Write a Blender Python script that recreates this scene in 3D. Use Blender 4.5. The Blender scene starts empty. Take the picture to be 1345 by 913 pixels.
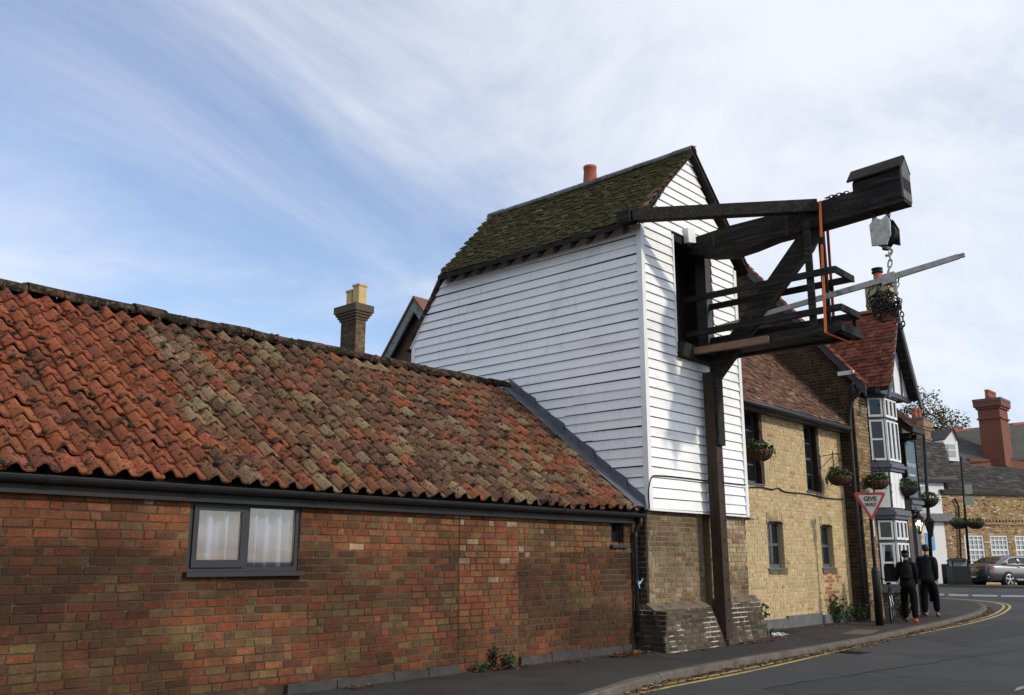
import bpy, math, random
import numpy as np
from mathutils import Vector, Matrix
D = bpy.data
SC = bpy.context.scene
COL = SC.collection
R = math.radians

# ------------------------------------------------------------------ camera
CAM_H = 1.38                       # eye height above the pavement
FPX, YAW, PIT = 1215.5, R(41.95), R(12.96)
cam_d = D.cameras.new('camera'); cam = D.objects.new('camera', cam_d); COL.objects.link(cam)
cam_d.sensor_fit = 'HORIZONTAL'; cam_d.sensor_width = 36.0
cam_d.lens = 36.0 * FPX / 1345.0
cam_d.clip_start = 0.05; cam_d.clip_end = 3000
cam.location = (0, 0, CAM_H)
cam.rotation_euler = (R(90) + PIT, 0, YAW - R(90))
SC.camera = cam

# ------------------------------------------------------------------ light
SUN_EL, SUN_AZ = R(29), R(17)      # azimuth measured from -Y towards +X
sdir = Vector((math.sin(SUN_AZ) * math.cos(SUN_EL), -math.cos(SUN_AZ) * math.cos(SUN_EL), math.sin(SUN_EL)))
W = D.worlds.new('World'); SC.world = W; W.use_nodes = True
nt = W.node_tree; nt.nodes.clear()
def wn(t, **k):
    n = nt.nodes.new(t)
    for a, b in k.items(): setattr(n, a, b)
    return n
sky = wn('ShaderNodeTexSky', sky_type='NISHITA', sun_disc=False, sun_elevation=SUN_EL,
         sun_rotation=math.atan2(sdir.x, sdir.y), air_density=1.0, dust_density=0.9, ozone_density=2.4)
bg = wn('ShaderNodeBackground'); bg.inputs[1].default_value = 0.15
wo = wn('ShaderNodeOutputWorld')
tc = wn('ShaderNodeTexCoord')
sep = wn('ShaderNodeSeparateXYZ'); nt.links.new(tc.outputs['Generated'], sep.inputs[0])
def wmath(op, a, b=None, clamp=False):
    n = wn('ShaderNodeMath', operation=op, use_clamp=clamp)
    for i, q in enumerate((a, b)):
        if q is None: continue
        if isinstance(q, (int, float)): n.inputs[i].default_value = q
        else: nt.links.new(q, n.inputs[i])
    return n.outputs[0]
zz = wmath('ADD', wmath('MAXIMUM', sep.outputs[2], 0.0), 0.16)
cmb = wn('ShaderNodeCombineXYZ')
nt.links.new(wmath('DIVIDE', sep.outputs[0], zz), cmb.inputs[0])
nt.links.new(wmath('DIVIDE', sep.outputs[1], zz), cmb.inputs[1])
mp = wn('ShaderNodeMapping'); nt.links.new(cmb.outputs[0], mp.inputs[0])
mp.inputs['Location'].default_value = (3.517, 8.267, -7.571); mp.inputs['Rotation'].default_value = (0, 0, R(-28)); mp.inputs['Scale'].default_value = (0.62, 1.0, 1)
def wnoise(scale, detail, rough, dist):
    n = wn('ShaderNodeTexNoise'); n.inputs['Scale'].default_value = scale; n.inputs['Detail'].default_value = detail
    n.inputs['Roughness'].default_value = rough; n.inputs['Distortion'].default_value = dist
    nt.links.new(mp.outputs[0], n.inputs['Vector']); return n.outputs[0]
n1 = wnoise(0.55, 2, 0.5, 0.3); n2 = wnoise(1.5, 9, 0.62, 0.7)
cl = wmath('ADD', wmath('MULTIPLY', n1, 1.15), wmath('MULTIPLY', n2, 0.75))
rmp = wn('ShaderNodeMapRange', interpolation_type='SMOOTHSTEP'); nt.links.new(cl, rmp.inputs[0])
rmp.inputs[1].default_value = 0.73; rmp.inputs[2].default_value = 1.20; rmp.inputs[3].default_value = 0.15; rmp.inputs[4].default_value = 0.95
mx = wn('ShaderNodeMix', data_type='RGBA')
nt.links.new(rmp.outputs[0], mx.inputs[0]); tint = wn('ShaderNodeMix', data_type='RGBA', blend_type='MULTIPLY'); tint.inputs[0].default_value = 1.0; tint.inputs[7].default_value = (.95, 1.0, 1.10, 1)
nt.links.new(sky.outputs[0], tint.inputs[6]); nt.links.new(tint.outputs[2], mx.inputs[6])
mx.inputs[7].default_value = (5.35, 5.55, 5.95, 1)     # sunlit thin cloud, in the sky's own units
nt.links.new(mx.outputs[2], bg.inputs[0]); nt.links.new(bg.outputs[0], wo.inputs[0])

sl = D.lights.new('sun', 'SUN'); so = D.objects.new('sun', sl); COL.objects.link(so)
sl.energy = 2.15; sl.angle = R(2.2); sl.color = (1.0, 0.91, 0.78)
so.rotation_euler = sdir.to_track_quat('Z', 'Y').to_euler(); so.location = (0, -20, 30)
SC.view_settings.view_transform = 'Standard'; SC.view_settings.look = 'None'
SC.view_settings.gamma = 1.0; SC.view_settings.exposure = 0.21

# ------------------------------------------------------------------ photo pixel -> ray -> point on a known plane
_f = np.array([math.cos(YAW)*math.cos(PIT), math.sin(YAW)*math.cos(PIT), math.sin(PIT)])
_r = np.array([math.sin(YAW), -math.cos(YAW), 0.0]); _u = np.cross(_r, _f)
_C = np.array([0, 0, CAM_H])
def ray(x, y): return _f*FPX + _r*(x-672.5) - _u*(y-456.5)
def onz(x, y, z=0.0):
    d = ray(x, y); return Vector(_C + d*(z-CAM_H)/d[2])
def ony(x, y, Y):
    d = ray(x, y); return Vector(_C + d*Y/d[1])
def onx(x, y, X):
    d = ray(x, y); return Vector(_C + d*X/d[0])
def onp(x, y, P, n):
    d = ray(x, y); n = np.array(n, float); return Vector(_C + d*((np.array(P)-_C)@n)/(d@n))

# ------------------------------------------------------------------ mesh helpers
V = Vector
class MB:
    def __init__(s): s.v = []; s.f = []; s.c = []
    def add(s, vs, fs, col=None):
        b = len(s.v); s.v += [tuple(q) for q in vs]; s.f += [tuple(b+i for i in f) for f in fs]; s.c += [col]*len(fs); return s
    def ob(s, o, a, b, c, col=None):                  # box: corner + three edge vectors
        o, a, b, c = V(o), V(a), V(b), V(c)
        if a.cross(b).dot(c) < 0: a, b = b, a
        p = [o, o+a, o+a+b, o+b, o+c, o+a+c, o+a+b+c, o+b+c]
        return s.add(p, [(0,3,2,1),(4,5,6,7),(0,1,5,4),(1,2,6,5),(2,3,7,6),(3,0,4,7)], col)
    def bx(s, x0, x1, y0, y1, z0, z1, col=None): return s.ob((x0,y0,z0),(x1-x0,0,0),(0,y1-y0,0),(0,0,z1-z0), col)
    def bar(s, p, q, w, h, up=(0,0,1), col=None):     # rectangular bar from p to q, w sideways, h along up
        p, q = V(p), V(q); d = (q-p); up = V(up); sd = d.cross(up)
        if sd.length < 1e-6: sd = d.cross(V((1,0,0)))
        sd.normalize(); un = sd.cross(d).normalized()
        return s.ob(p - sd*w/2 - un*h/2, d, sd*w, un*h, col)
    def prism(s, poly, vec, col=None):
        poly = [V(q) for q in poly]; vec = V(vec); n = len(poly)
        nn = V((0,0,0))
        for i in range(n): nn += poly[i].cross(poly[(i+1) % n])
        if nn.dot(vec) > 0: poly = poly[::-1]
        vs = poly + [q+vec for q in poly]
        fs = [tuple(range(n)), tuple(range(2*n-1, n-1, -1))] + [(i, i+n, (i+1) % n + n, (i+1) % n) for i in range(n)]
        return s.add(vs, fs, col)
    def tube(s, pts, r, seg=8, col=None, caps=True):
        pts = [V(q) for q in pts]; n = len(pts); rs = r if isinstance(r, (list, tuple)) else [r]*n
        vs = []; ref = None
        for i, p in enumerate(pts):
            t = (pts[min(i+1, n-1)] - pts[max(i-1, 0)]).normalized()
            if ref is None:
                ref = t.cross(V((0,0,1)));
                if ref.length < 1e-3: ref = t.cross(V((1,0,0)))
            a = (ref - t*ref.dot(t)).normalized(); ref = a; b = t.cross(a)
            for k in range(seg):
                th = 2*math.pi*k/seg; vs.append(p + (a*math.cos(th)+b*math.sin(th))*rs[i])
        fs = [(i*seg+k, i*seg+(k+1) % seg, (i+1)*seg+(k+1) % seg, (i+1)*seg+k) for i in range(n-1) for k in range(seg)]
        if caps: fs += [tuple(range(seg-1, -1, -1)), tuple((n-1)*seg+k for k in range(seg))]
        return s.add(vs, fs, col)
    def lathe(s, c, prof, seg=16, col=None, axis=(0,0,1), caps=True):
        c = V(c); q = V((0,0,1)).rotation_difference(V(axis)); vs = []
        for r, z in prof:
            for k in range(seg):
                th = 2*math.pi*k/seg; vs.append(c + q @ V((r*math.cos(th), r*math.sin(th), z)))
        n = len(prof)
        fs = [(i*seg+k, i*seg+(k+1) % seg, (i+1)*seg+(k+1) % seg, (i+1)*seg+k) for i in range(n-1) for k in range(seg)]
        if caps and prof[0][0] > 1e-4: fs.append(tuple(range(seg-1, -1, -1)))
        if caps and prof[-1][0] > 1e-4: fs.append(tuple((n-1)*seg+k for k in range(seg)))
        return s.add(vs, fs, col)
    def mesh(s, name, mat, smooth=False):
        me = D.meshes.new(name); me.from_pydata(s.v, [], s.f)
        if any(c is not None for c in s.c):
            at = me.color_attributes.new('col', 'FLOAT_COLOR', 'CORNER')
            buf = []
            for f, c in zip(s.f, s.c): buf += list((c or (.5,.5,.5))[:3] + (1.0,)) * len(f)
            at.data.foreach_set('color', buf)
        if mat: me.materials.append(mat)
        if smooth: me.polygons.foreach_set('use_smooth', [True]*len(me.polygons))
        me.update(); return me
    def build(s, name, mat, parent=None, smooth=False, kind=None):
        return link(D.objects.new(name, s.mesh(name, mat, smooth)), parent, kind)
def link(o, parent=None, kind=None):
    COL.objects.link(o)
    if parent is not None:
        o.parent = parent
        o.matrix_parent_inverse = Matrix.Translation(-WORLD.get(parent.name, V((0,0,0))))
    if kind: o['kind'] = kind
    return o
WORLD = {}
def thing(name, loc, label, cat, group=None):
    o = D.objects.new(name, None); o.location = loc; o.empty_display_size = .2; COL.objects.link(o); WORLD[o.name] = V(loc)
    return tag(o, label, cat, group)
def tag(o, label, cat, group=None, kind=None):
    if label: o['label'] = label
    if cat: o['category'] = cat
    if group: o['group'] = group
    if kind: o['kind'] = kind
    return o
def holes_rects(u0, u1, z0, z1, holes):              # rectangle minus rectangles -> rectangles
    us = sorted({u0, u1, *[min(max(q, u0), u1) for h in holes for q in h[:2]]})
    zs = sorted({z0, z1, *[min(max(q, z0), z1) for h in holes for q in h[2:]]})
    out = []
    for za, zb in zip(zs, zs[1:]):
        run = None
        for ua, ub in zip(us, us[1:]):
            m = ((ua+ub)/2, (za+zb)/2)
            if any(h[0] < m[0] < h[1] and h[2] < m[1] < h[3] for h in holes):
                if run: out.append((*run, za, zb)); run = None
            else: run = (run[0], ub) if run else (ua, ub)
        if run: out.append((*run, za, zb))
    return out
def clip(poly, a, b, c):                              # keep a*u + b*v <= c
    out = []
    for i in range(len(poly)):
        p, q = poly[i], poly[(i+1) % len(poly)]
        dp, dq = a*p[0]+b*p[1]-c, a*q[0]+b*q[1]-c
        if dp <= 0: out.append(p)
        if dp*dq < 0:
            t = dp/(dp-dq); out.append((p[0]+(q[0]-p[0])*t, p[1]+(q[1]-p[1])*t))
    return out
def inpoly(poly, u, v):
    s = 0
    for i in range(len(poly)):
        p, q = poly[i], poly[(i+1) % len(poly)]
        cr = (q[0]-p[0])*(v-p[1])-(q[1]-p[1])*(u-p[0])
        if abs(cr) < 1e-9: continue
        if s == 0: s = 1 if cr > 0 else -1
        elif (cr > 0) != (s > 0): return False
    return True

# ------------------------------------------------------------------ materials
def mk(name, col=(.5,.5,.5), src='const', vary=(), layers=(), rough=.8, metal=0.0, bump=None, spec=.5, emit=None, coat=0.0, obj=False):
    """vary: (scale, amount) value variation; layers: (scale, lo, hi, colour, strength[, stretch]) noise-masked tints; bump: (scale, strength)"""
    m = D.materials.new(name); m.use_nodes = True; t = m.node_tree; L = t.links
    P = t.nodes['Principled BSDF']
    def nd(ty, **k):
        n = t.nodes.new(ty)
        for a, b in k.items(): setattr(n, a, b)
        return n
    if obj: pos = nd('ShaderNodeTexCoord').outputs['Object']
    else: pos = nd('ShaderNodeNewGeometry').outputs['Position']
    def noise(scale, detail=4, stretch=None, off=0.0, rough_=.6):
        n = nd('ShaderNodeTexNoise'); n.inputs['Scale'].default_value = scale; n.inputs['Detail'].default_value = detail; n.inputs['Roughness'].default_value = rough_
        mpn = nd('ShaderNodeMapping'); L.new(pos, mpn.inputs[0]); mpn.inputs['Location'].default_value = (off, off*1.7, off*.6)
        if stretch: mpn.inputs['Scale'].default_value = stretch
        L.new(mpn.outputs[0], n.inputs['Vector']); return n.outputs[0]
    if src == 'obj': c = nd('ShaderNodeObjectInfo').outputs['Color']
    elif src == 'attr': c = nd('ShaderNodeVertexColor', layer_name='col').outputs[0]
    else:
        rgb = nd('ShaderNodeRGB'); rgb.outputs[0].default_value = (*col, 1); c = rgb.outputs[0]
    for i, (sc, am) in enumerate(vary):
        mr = nd('ShaderNodeMapRange'); L.new(noise(sc, 5, None, 3.1*i+.7), mr.inputs[0])
        mr.inputs[1].default_value = .25; mr.inputs[2].default_value = .75; mr.inputs[3].default_value = 1-am; mr.inputs[4].default_value = 1+am
        vm = nd('ShaderNodeVectorMath', operation='SCALE'); L.new(c, vm.inputs[0]); L.new(mr.outputs[0], vm.inputs['Scale']); c = vm.outputs[0]
    for i, ly in enumerate(layers):
        sc, lo, hi, lc, stg = ly[:5]; st = ly[5] if len(ly) > 5 else None
        mr = nd('ShaderNodeMapRange', interpolation_type='SMOOTHSTEP'); L.new(noise(sc, 6, st, 11.3*i+5.2), mr.inputs[0])
        mr.inputs[1].default_value = lo; mr.inputs[2].default_value = hi; mr.inputs[3].default_value = 0; mr.inputs[4].default_value = stg
        x = nd('ShaderNodeMix', data_type='RGBA'); L.new(mr.outputs[0], x.inputs[0]); L.new(c, x.inputs[6]); x.inputs[7].default_value = (*lc, 1); c = x.outputs[2]
    L.new(c, P.inputs['Base Color'])
    P.inputs['Roughness'].default_value = rough; P.inputs['Metallic'].default_value = metal; P.inputs['Specular IOR Level'].default_value = spec
    P.inputs['Coat Weight'].default_value = coat
    if bump:
        b = nd('ShaderNodeBump'); L.new(noise(bump[0], 6, bump[2] if len(bump) > 2 else None, 1.9, .65), b.inputs['Height']); b.inputs['Strength'].default_value = bump[1]; b.inputs['Distance'].default_value = .02
        L.new(b.outputs[0], P.inputs['Normal'])
    if emit:
        P.inputs['Emission Color'].default_value = (*emit[0], 1); P.inputs['Emission Strength'].default_value = emit[1]
    return m
def glass(name, tint=(.9,.95,1), refl=.22, rough=.02):
    m = D.materials.new(name); m.use_nodes = True; t = m.node_tree; t.nodes.clear()
    o = t.nodes.new('ShaderNodeOutputMaterial'); tr = t.nodes.new('ShaderNodeBsdfTransparent'); gl = t.nodes.new('ShaderNodeBsdfGlossy'); x = t.nodes.new('ShaderNodeMixShader')
    fr = t.nodes.new('ShaderNodeFresnel'); fr.inputs[0].default_value = 1.6
    ad = t.nodes.new('ShaderNodeMath'); ad.operation = 'ADD'; ad.inputs[1].default_value = refl - .05; ad.use_clamp = True
    tr.inputs[0].default_value = (*tint, 1); gl.inputs[0].default_value = (1,1,1,1); gl.inputs[1].default_value = rough
    t.links.new(fr.outputs[0], ad.inputs[0]); t.links.new(ad.outputs[0], x.inputs[0]); t.links.new(tr.outputs[0], x.inputs[1]); t.links.new(gl.outputs[0], x.inputs[2]); t.links.new(x.outputs[0], o.inputs[0])
    return m
BRK = dict(vary=((7, .30), (24, .22), (70, .30)), layers=((.55, .46, .62, (.036,.019,.011), .62, (.7, .7, 1.5)), (1.1, .46, .70, (.048,.025,.014), .50), (4.5, .50, .70, (.060,.034,.018), .45), (26, .58, .72, (.13,.080,.045), .45), (60, .64, .72, (.30,.26,.20), .3)), rough=.92, bump=(70, .9), spec=.2)
M = dict(
    brick_o=mk('brick_piece', src='obj', **BRK), brick_a=mk('brick_many', src='attr', **BRK),
    ybrick=mk('yellow_brick', src='attr', vary=((6, .16), (60, .25)), layers=((.8, .52, .78, (.24,.175,.095), .45), (26, .60, .70, (.17,.125,.07), .6), (70, .62, .72, (.13,.095,.055), .4)), rough=.93, bump=(90, .6), spec=.2),
    mortar=mk('old_mortar', (.125,.088,.057), vary=((40, .3),), layers=((.55, .44, .60, (.034,.020,.013), .72, (.7, .7, 1.5)), (.9, .40, .62, (.050,.034,.023), .9), (7, .55, .7, (.17,.14,.10), .5)), rough=.95, bump=(150, .5), spec=.1),
    wmortar=mk('limewashed_mortar', (.42,.39,.34), vary=((30, .3),), layers=((2.1, .40, .50, (.07,.058,.043), .97),), rough=.95, bump=(150, .4), spec=.1),
    ymortar=mk('lime_mortar', (.50,.385,.215), vary=((30, .2),), layers=((1.2, .5, .78, (.36,.265,.145), .5),), rough=.95, bump=(120, .4), spec=.1),
    pant_o=mk('pantile_piece', src='obj', vary=((7, .18), (45, .25)), layers=((2.2, .48, .70, (.070,.038,.022), .4), (5.5, .56, .66, (.024,.019,.013), .92), (17, .57, .65, (.016,.013,.009), .95), (45, .57, .64, (.014,.012,.009), .9), (14, .64, .74, (.24,.20,.13), .5)), rough=.93, bump=(60, .5), spec=.15),
    pant_a=mk('pantile_many', src='attr', vary=((7, .18), (45, .25)), layers=((2.2, .48, .70, (.070,.038,.022), .4), (5.5, .56, .66, (.024,.019,.013), .92), (17, .57, .65, (.016,.013,.009), .95), (45, .57, .64, (.014,.012,.009), .9), (14, .64, .74, (.24,.20,.13), .5)), rough=.93, bump=(60, .5), spec=.15),
    ridge=mk('mossy_ridge', (.10,.055,.038), vary=((14, .35),), layers=((7, .40, .55, (.018,.016,.010), .95), (22, .55, .66, (.20,.15,.11), .6), (40, .62, .70, (.32,.30,.24), .4)), rough=.95, bump=(40, 1.0), spec=.1),
    tiles=mk('plain_tiles', src='attr', vary=((5, .2), (40, .3)), layers=((14, .60, .70, (.02,.018,.012), .8),), rough=.92, bump=(70, .5), spec=.15),
    mosst=mk('mossy_tiles', src='attr', vary=((4, .25), (30, .4)), layers=((5, .45, .62, (.042,.040,.014), .85), (26, .50, .62, (.075,.066,.026), .7), (55, .66, .74, (.30,.28,.22), .5)), rough=.96, bump=(45, .6), spec=.1),
    blackup=mk('black_upvc', (.012,.012,.0125), rough=.5, vary=((3, .25),), layers=((6, .55, .75, (.030,.028,.025), .6, (.3,1,1)),), spec=.25),
    greyup=mk('dark_grey_upvc', (.024,.025,.028), rough=.5, spec=.3, vary=((5, .12),)),
    white=mk('white_board', (.78,.78,.775), src='obj', vary=((1.5, .035), (30, .05)), layers=((2.2, .56, .80, (.52,.51,.46), .55, (.25, .25, 2.2)), (5, .56, .78, (.44,.44,.37), .5, (3, 3, .30)), (1.1, .55, .75, (.58,.575,.54), .6), (48, .68, .75, (.26,.24,.20), .7)), rough=.55, bump=(160, .12)),
    whitep=mk('white_paint', (.74,.74,.73), vary=((3, .05),), rough=.5),
    timber=mk('black_timber', (.016,.014,.012), vary=((5, .35), (60, .4)), layers=((14, .50, .66, (.060,.053,.044), .75, (2, .10, 2)), (3, .55, .7, (.045,.040,.034), .6)), rough=.85, bump=(26, 1.0, (4, .25, 4)), spec=.3),
    browntim=mk('brown_post_timber', (.045,.026,.017), vary=((4, .35), (50, .4)), layers=((8, .5, .75, (.020,.014,.011), .8, (1, 1, .12)),), rough=.75, bump=(30, .9, (4, 4, .4)), spec=.3),
    newtim=mk('new_brown_timber', (.20,.11,.065), vary=((6, .25),), rough=.75, bump=(30, .5, (3, .4, 3))),
    lead=mk('lead_sheet', (.115,.125,.140), vary=((4, .3),), layers=((12, .55, .75, (.30,.31,.33), .5, (1,1,.4)),), rough=.55, metal=.25, bump=(14, .35)),
    asphalt=mk('asphalt', (.058,.058,.058), vary=((.7, .12), (90, .45)), layers=((.35, .50, .58, (.041,.041,.043), .8), (.9, .55, .70, (.075,.073,.068), .5), (210, .62, .70, (.13,.13,.13), .5), (2.6, .60, .72, (.068,.066,.062), .5)), rough=.9, bump=(240, .6), spec=.25),
    pave=mk('pavement_asphalt', (.050,.046,.042), vary=((.9, .18), (90, .4)), layers=((1.2, .48, .64, (.040,.031,.024), .85), (4, .58, .72, (.075,.06,.045), .5), (230, .62, .70, (.12,.11,.10), .4)), rough=.92, bump=(220, .6), spec=.2),
    kerb=mk('concrete_kerb', (.125,.107,.090), vary=((4, .25), (60, .3)), layers=((3, .5, .7, (.07,.055,.045), .7),), rough=.93, bump=(120, .5), spec=.15),
    yellow=mk('yellow_road_paint', (.46,.34,.085), vary=((5, .2), (80, .3)), layers=((30, .52, .64, (.075,.07,.06), .9), (3, .55, .7, (.12,.10,.06), .6),), rough=.8, bump=(200, .4)),
    wroad=mk('white_road_paint', (.27,.27,.265), vary=((5, .2),), layers=((20, .50, .62, (.075,.073,.07), .85),), rough=.8, bump=(200, .4)),
    stone=mk('grey_plinth_stone', (.105,.105,.108), vary=((4, .25), (40, .25)), layers=((3.5, .55, .7, (.05,.047,.042), .7),), rough=.9, bump=(40, .5)),
    render=mk('plinth_render', (.044,.040,.037), vary=((3, .35), (40, .3)), layers=((2.2, .5, .66, (.095,.065,.05), .7), (9, .55, .7, (.03,.027,.024), .6)), rough=.92, bump=(50, .6)),
    glassd=mk('dark_window_glass', (.012,.014,.016), rough=.06, spec=.6),
    glassc=glass('clear_window_glass', (.78,.82,.88), .06),
    curtain=mk('pale_curtain', (.50,.50,.61), vary=((8, .06),), rough=.95),
    leafd=mk('green_leaf', src='attr', rough=.6, spec=.3),
    iron=mk('black_iron', (.009,.009,.010), rough=.6, spec=.2, vary=((9, .3),)),
    rust=mk('rusty_chain', (.020,.014,.011), rough=.75, vary=((20, .5),), layers=((30, .6, .7, (.06,.03,.018), .6),)),
    orange=mk('orange_strap', (.72,.15,.035), vary=((20, .1),), rough=.65),
    redstrap=mk('faded_red_strap', (.42,.06,.04), vary=((20, .1),), rough=.65),
    terra=mk('terracotta', (.36,.105,.055), vary=((6, .2),), layers=((8, .58, .74, (.10,.05,.035), .6),), rough=.85, bump=(60, .3)),
    buff=mk('buff_pot', (.52,.37,.17), vary=((6, .12),), layers=((5, .55, .75, (.28,.19,.10), .6),), rough=.85, bump=(60, .3)),
)
# ------------------------------------------------------------------ ground, road, pavement
def sstep(a, b, x):
    t = min(max((x-a)/(b-a), 0), 1); return t*t*(3-2*t)
def gz(X): return -.09 + .27*sstep(26, 48, X)        # the street rises a little towards the junction
def onroad(x, y, dz=0.0):
    z = -.09
    for _ in range(12): p = onz(x, y, z+dz); z = gz(p.x)
    return onz(x, y, gz(p.x)+dz)
g = MB().add([(-900,-900,-.6),(900,-900,-.6),(900,900,-.6),(-900,900,-.6)], [(0,1,2,3)]).build('ground', M['pave'])
tag(g, 'grey ground stretching away behind the buildings', 'ground', kind='structure')
mb = MB(); xs = [-30, 0, 10, 20, 26] + [26+2*i for i in range(1, 12)] + [56, 70, 110]; ys = [-40, -10, 0, 5, 10, 15, 20, 30, 60]
mb.v = [(x, y, gz(x)) for x in xs for y in ys]; ny = len(ys)
mb.f = [(i*ny+j, (i+1)*ny+j, (i+1)*ny+j+1, i*ny+j+1) for i in range(len(xs)-1) for j in range(ny-1)]; mb.c = [None]*len(mb.f)
tag(mb.build('road', M['asphalt'], smooth=True), 'grey asphalt road curving past the weighing crane', 'road', kind='structure')

def catmull(pts, n=8):
    out = []
    P = [pts[0]*2-pts[1]] + pts + [pts[-1]*2-pts[-2]]
    for i in range(1, len(P)-2):
        for k in range(n):
            t = k/n; a, b, c, d = P[i-1], P[i], P[i+1], P[i+2]
            out.append(.5*((2*b)+(c-a)*t+(2*a-5*b+4*c-d)*t*t+(3*b-a-3*c+d)*t**3))
    out.append(P[-2]); return out
kp = [V((-6, 3.4)), V((2, 5.0)), V((6, 5.8))] + [onz(*p).xy for p in ((790,909),(847,891),(909,878),(1000,861.6),(1077,849),(1149,836),(1200,825),(1259,812))] + [V((28.3, 8.1)), V((31.2, 8.75)), V((33.4, 9.75)), V((34.6, 11.4)), V((34.9, 14)), V((34.9, 40))]
KL = catmull([V((q.x, q.y)) for q in kp], 10)
# resample the kerb line evenly
def resample(pts, step):
    out = [pts[0]]; acc = 0
    for a, b in zip(pts, pts[1:]):
        d = (b-a).length; s = step-acc
        while s <= d: out.append(a+(b-a)*(s/d)); s += step
        acc = (acc + d) % step
    return out
KR = resample(KL, .46)
def nrm(pts, i):
    t = (pts[min(i+1, len(pts)-1)]-pts[max(i-1, 0)]).normalized(); return V((-t.y, t.x))    # to the left: towards the houses
mb = MB(); n = len(KR)
for i, p in enumerate(KR):
    q = p + nrm(KR, i)*.12; z = gz(p.x)+.09
    far = V((p.x, 14.0)) if p.x < 31 and p.y < 14 else V((30.5, max(14.0, p.y)))
    if p.x < 33.2 and i < n-60: far = V((min(p.x, 31), 14.0))
    mb.v += [(q.x, q.y, z), (far.x, far.y, gz(far.x)+.09)]
mb.f = [(2*i, 2*i+2, 2*i+3, 2*i+1) for i in range(n-1)]; mb.c = [None]*(n-1)
tag(mb.build('pavement', M['pave'], smooth=False), 'dark patched asphalt pavement along the house fronts', 'pavement', kind='structure')
kb = thing('kerb', (8, 6.3, 0), 'worn concrete kerb along the pavement edge', 'kerb'); kb['kind'] = 'structure'
rng = random.Random(4)
for i in range(0, len(KR)-2, 2):
    if KR[i].x < 5 or KR[i].y > 22: continue
    m_ = MB(); rows = []
    for j in (i, i+1, i+2):
        p = KR[j]; nn = nrm(KR, j); z = gz(p.x)+.09
        sh = (KR[min(j+1, n-1)]-KR[j-1]).normalized()*(.006 if j == i else (-.006 if j == i+2 else 0))
        p = p+sh; dz = rng.uniform(-.004, .006)
        rows.append([(*(p+nn*.135), z+.004), (*(p+nn*.02), z+.006+dz), (*(p-nn*.005), z-.012), (*(p-nn*.02), z-.14)])
    vs = [q for r_ in rows for q in r_]
    fs = [(a*4+k, a*4+k+1, (a+1)*4+k+1, (a+1)*4+k)[::-1] for a in (0, 1) for k in range(3)]
    fs += [(0,1,2,3), (11,10,9,8)]
    m_.add(vs, fs).build('kerb_stone', M['kerb'], kb)
# double yellow lines: two bands beside the kerb
yp = [onroad(*p, .004) for p in ((830,913),(1000,878.5),(1156,842.5),(1220,830),(1282,817),(1318,805))]
y2 = [V((q.x, q.y)) for q in yp]
y2 = [V((3, 5.1)), V((6.2, 5.75))] + y2 + [V((33.6, 8.75)), V((35.6, 10.1)), V((36.5, 12.0)), V((36.6, 16)), V((36.6, 30))]
yl = resample(catmull(y2, 8), .35)
lines = []
for off, nm in ((0.0, 'outer'), (.17, 'inner')):
    m_ = MB()
    for i, p in enumerate(yl):
        nn = nrm(yl, i); a = p+nn*(off-.036); b = p+nn*(off+.036)
        m_.v += [(a.x, a.y, gz(a.x)+.0045), (b.x, b.y, gz(b.x)+.0045)]
    m_.f = [(2*i, 2*i+2, 2*i+3, 2*i+1) for i in range(len(yl)-1)]; m_.c = [None]*len(m_.f)
    tag(m_.build('yellow_line', M['yellow']), 'faded %s yellow line of the pair painted beside the kerb' % nm, 'road marking', kind='structure')
def roadquad(px, lab):
    m_ = MB(); m_.add([onroad(*q, .0045) for q in px], [tuple(range(len(px)))]); tag(m_.build('white_line', M['wroad']), lab, 'road marking', 'white dashes on the road', kind='structure')
for a, b, c, d in ((1207,779.5,1240,780.6),(1246,780.8,1272,781.5),(1277,781.6,1310,782.2),(1315,782.3,1345,782.6)):
    roadquad([(a,b+1.6),(c,d+1.6),(c,d-.6),(a,b-.6)], 'worn white dash across the mouth of the junction')
roadquad([(1332,908),(1345,904),(1345,900.5),(1336,903)], 'short white dash near the middle of the road')
for px, lb in (([(1010,905),(1130,884),(1190,895),(1060,918)], 'darker rectangular repair patch in the near road'), ([(1205,838),(1290,824),(1345,832),(1262,850)], 'broad faded repair patch towards the junction')):
    m_ = MB().add([onroad(*q, .002) for q in px], [(0,1,2,3)]); m_.v = [(a, b, gz(a)+.0022) for a, b, c in m_.v]
    tag(m_.build('road_patch', mk('asphalt_patch', (.050,.050,.051), vary=((1.5,.15),(90,.4)), layers=((210,.62,.70,(.11,.11,.11),.5),), rough=.92, bump=(200,.5), spec=.2) if 'asphalt_patch' not in D.materials else D.materials['asphalt_patch']), lb, 'patch', kind='structure')
dc = onroad(1120, 857, .004); m_ = MB()
for k in range(7): m_.ob((dc.x-.22+.066*k, dc.y-.17, gz(dc.x)+.003), (.03,0,0), (0,.34,0), (0,0,.004))
m_.ob((dc.x-.26, dc.y-.21, gz(dc.x)+.001), (.52,0,0), (0,.04,0), (0,0,.007)); m_.ob((dc.x-.26, dc.y+.17, gz(dc.x)+.001), (.52,0,0), (0,.04,0), (0,0,.007))
tag(m_.build('drain_grating', M['iron']), 'iron drain grating in the gutter by the yellow lines', 'drain', kind='structure')
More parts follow.
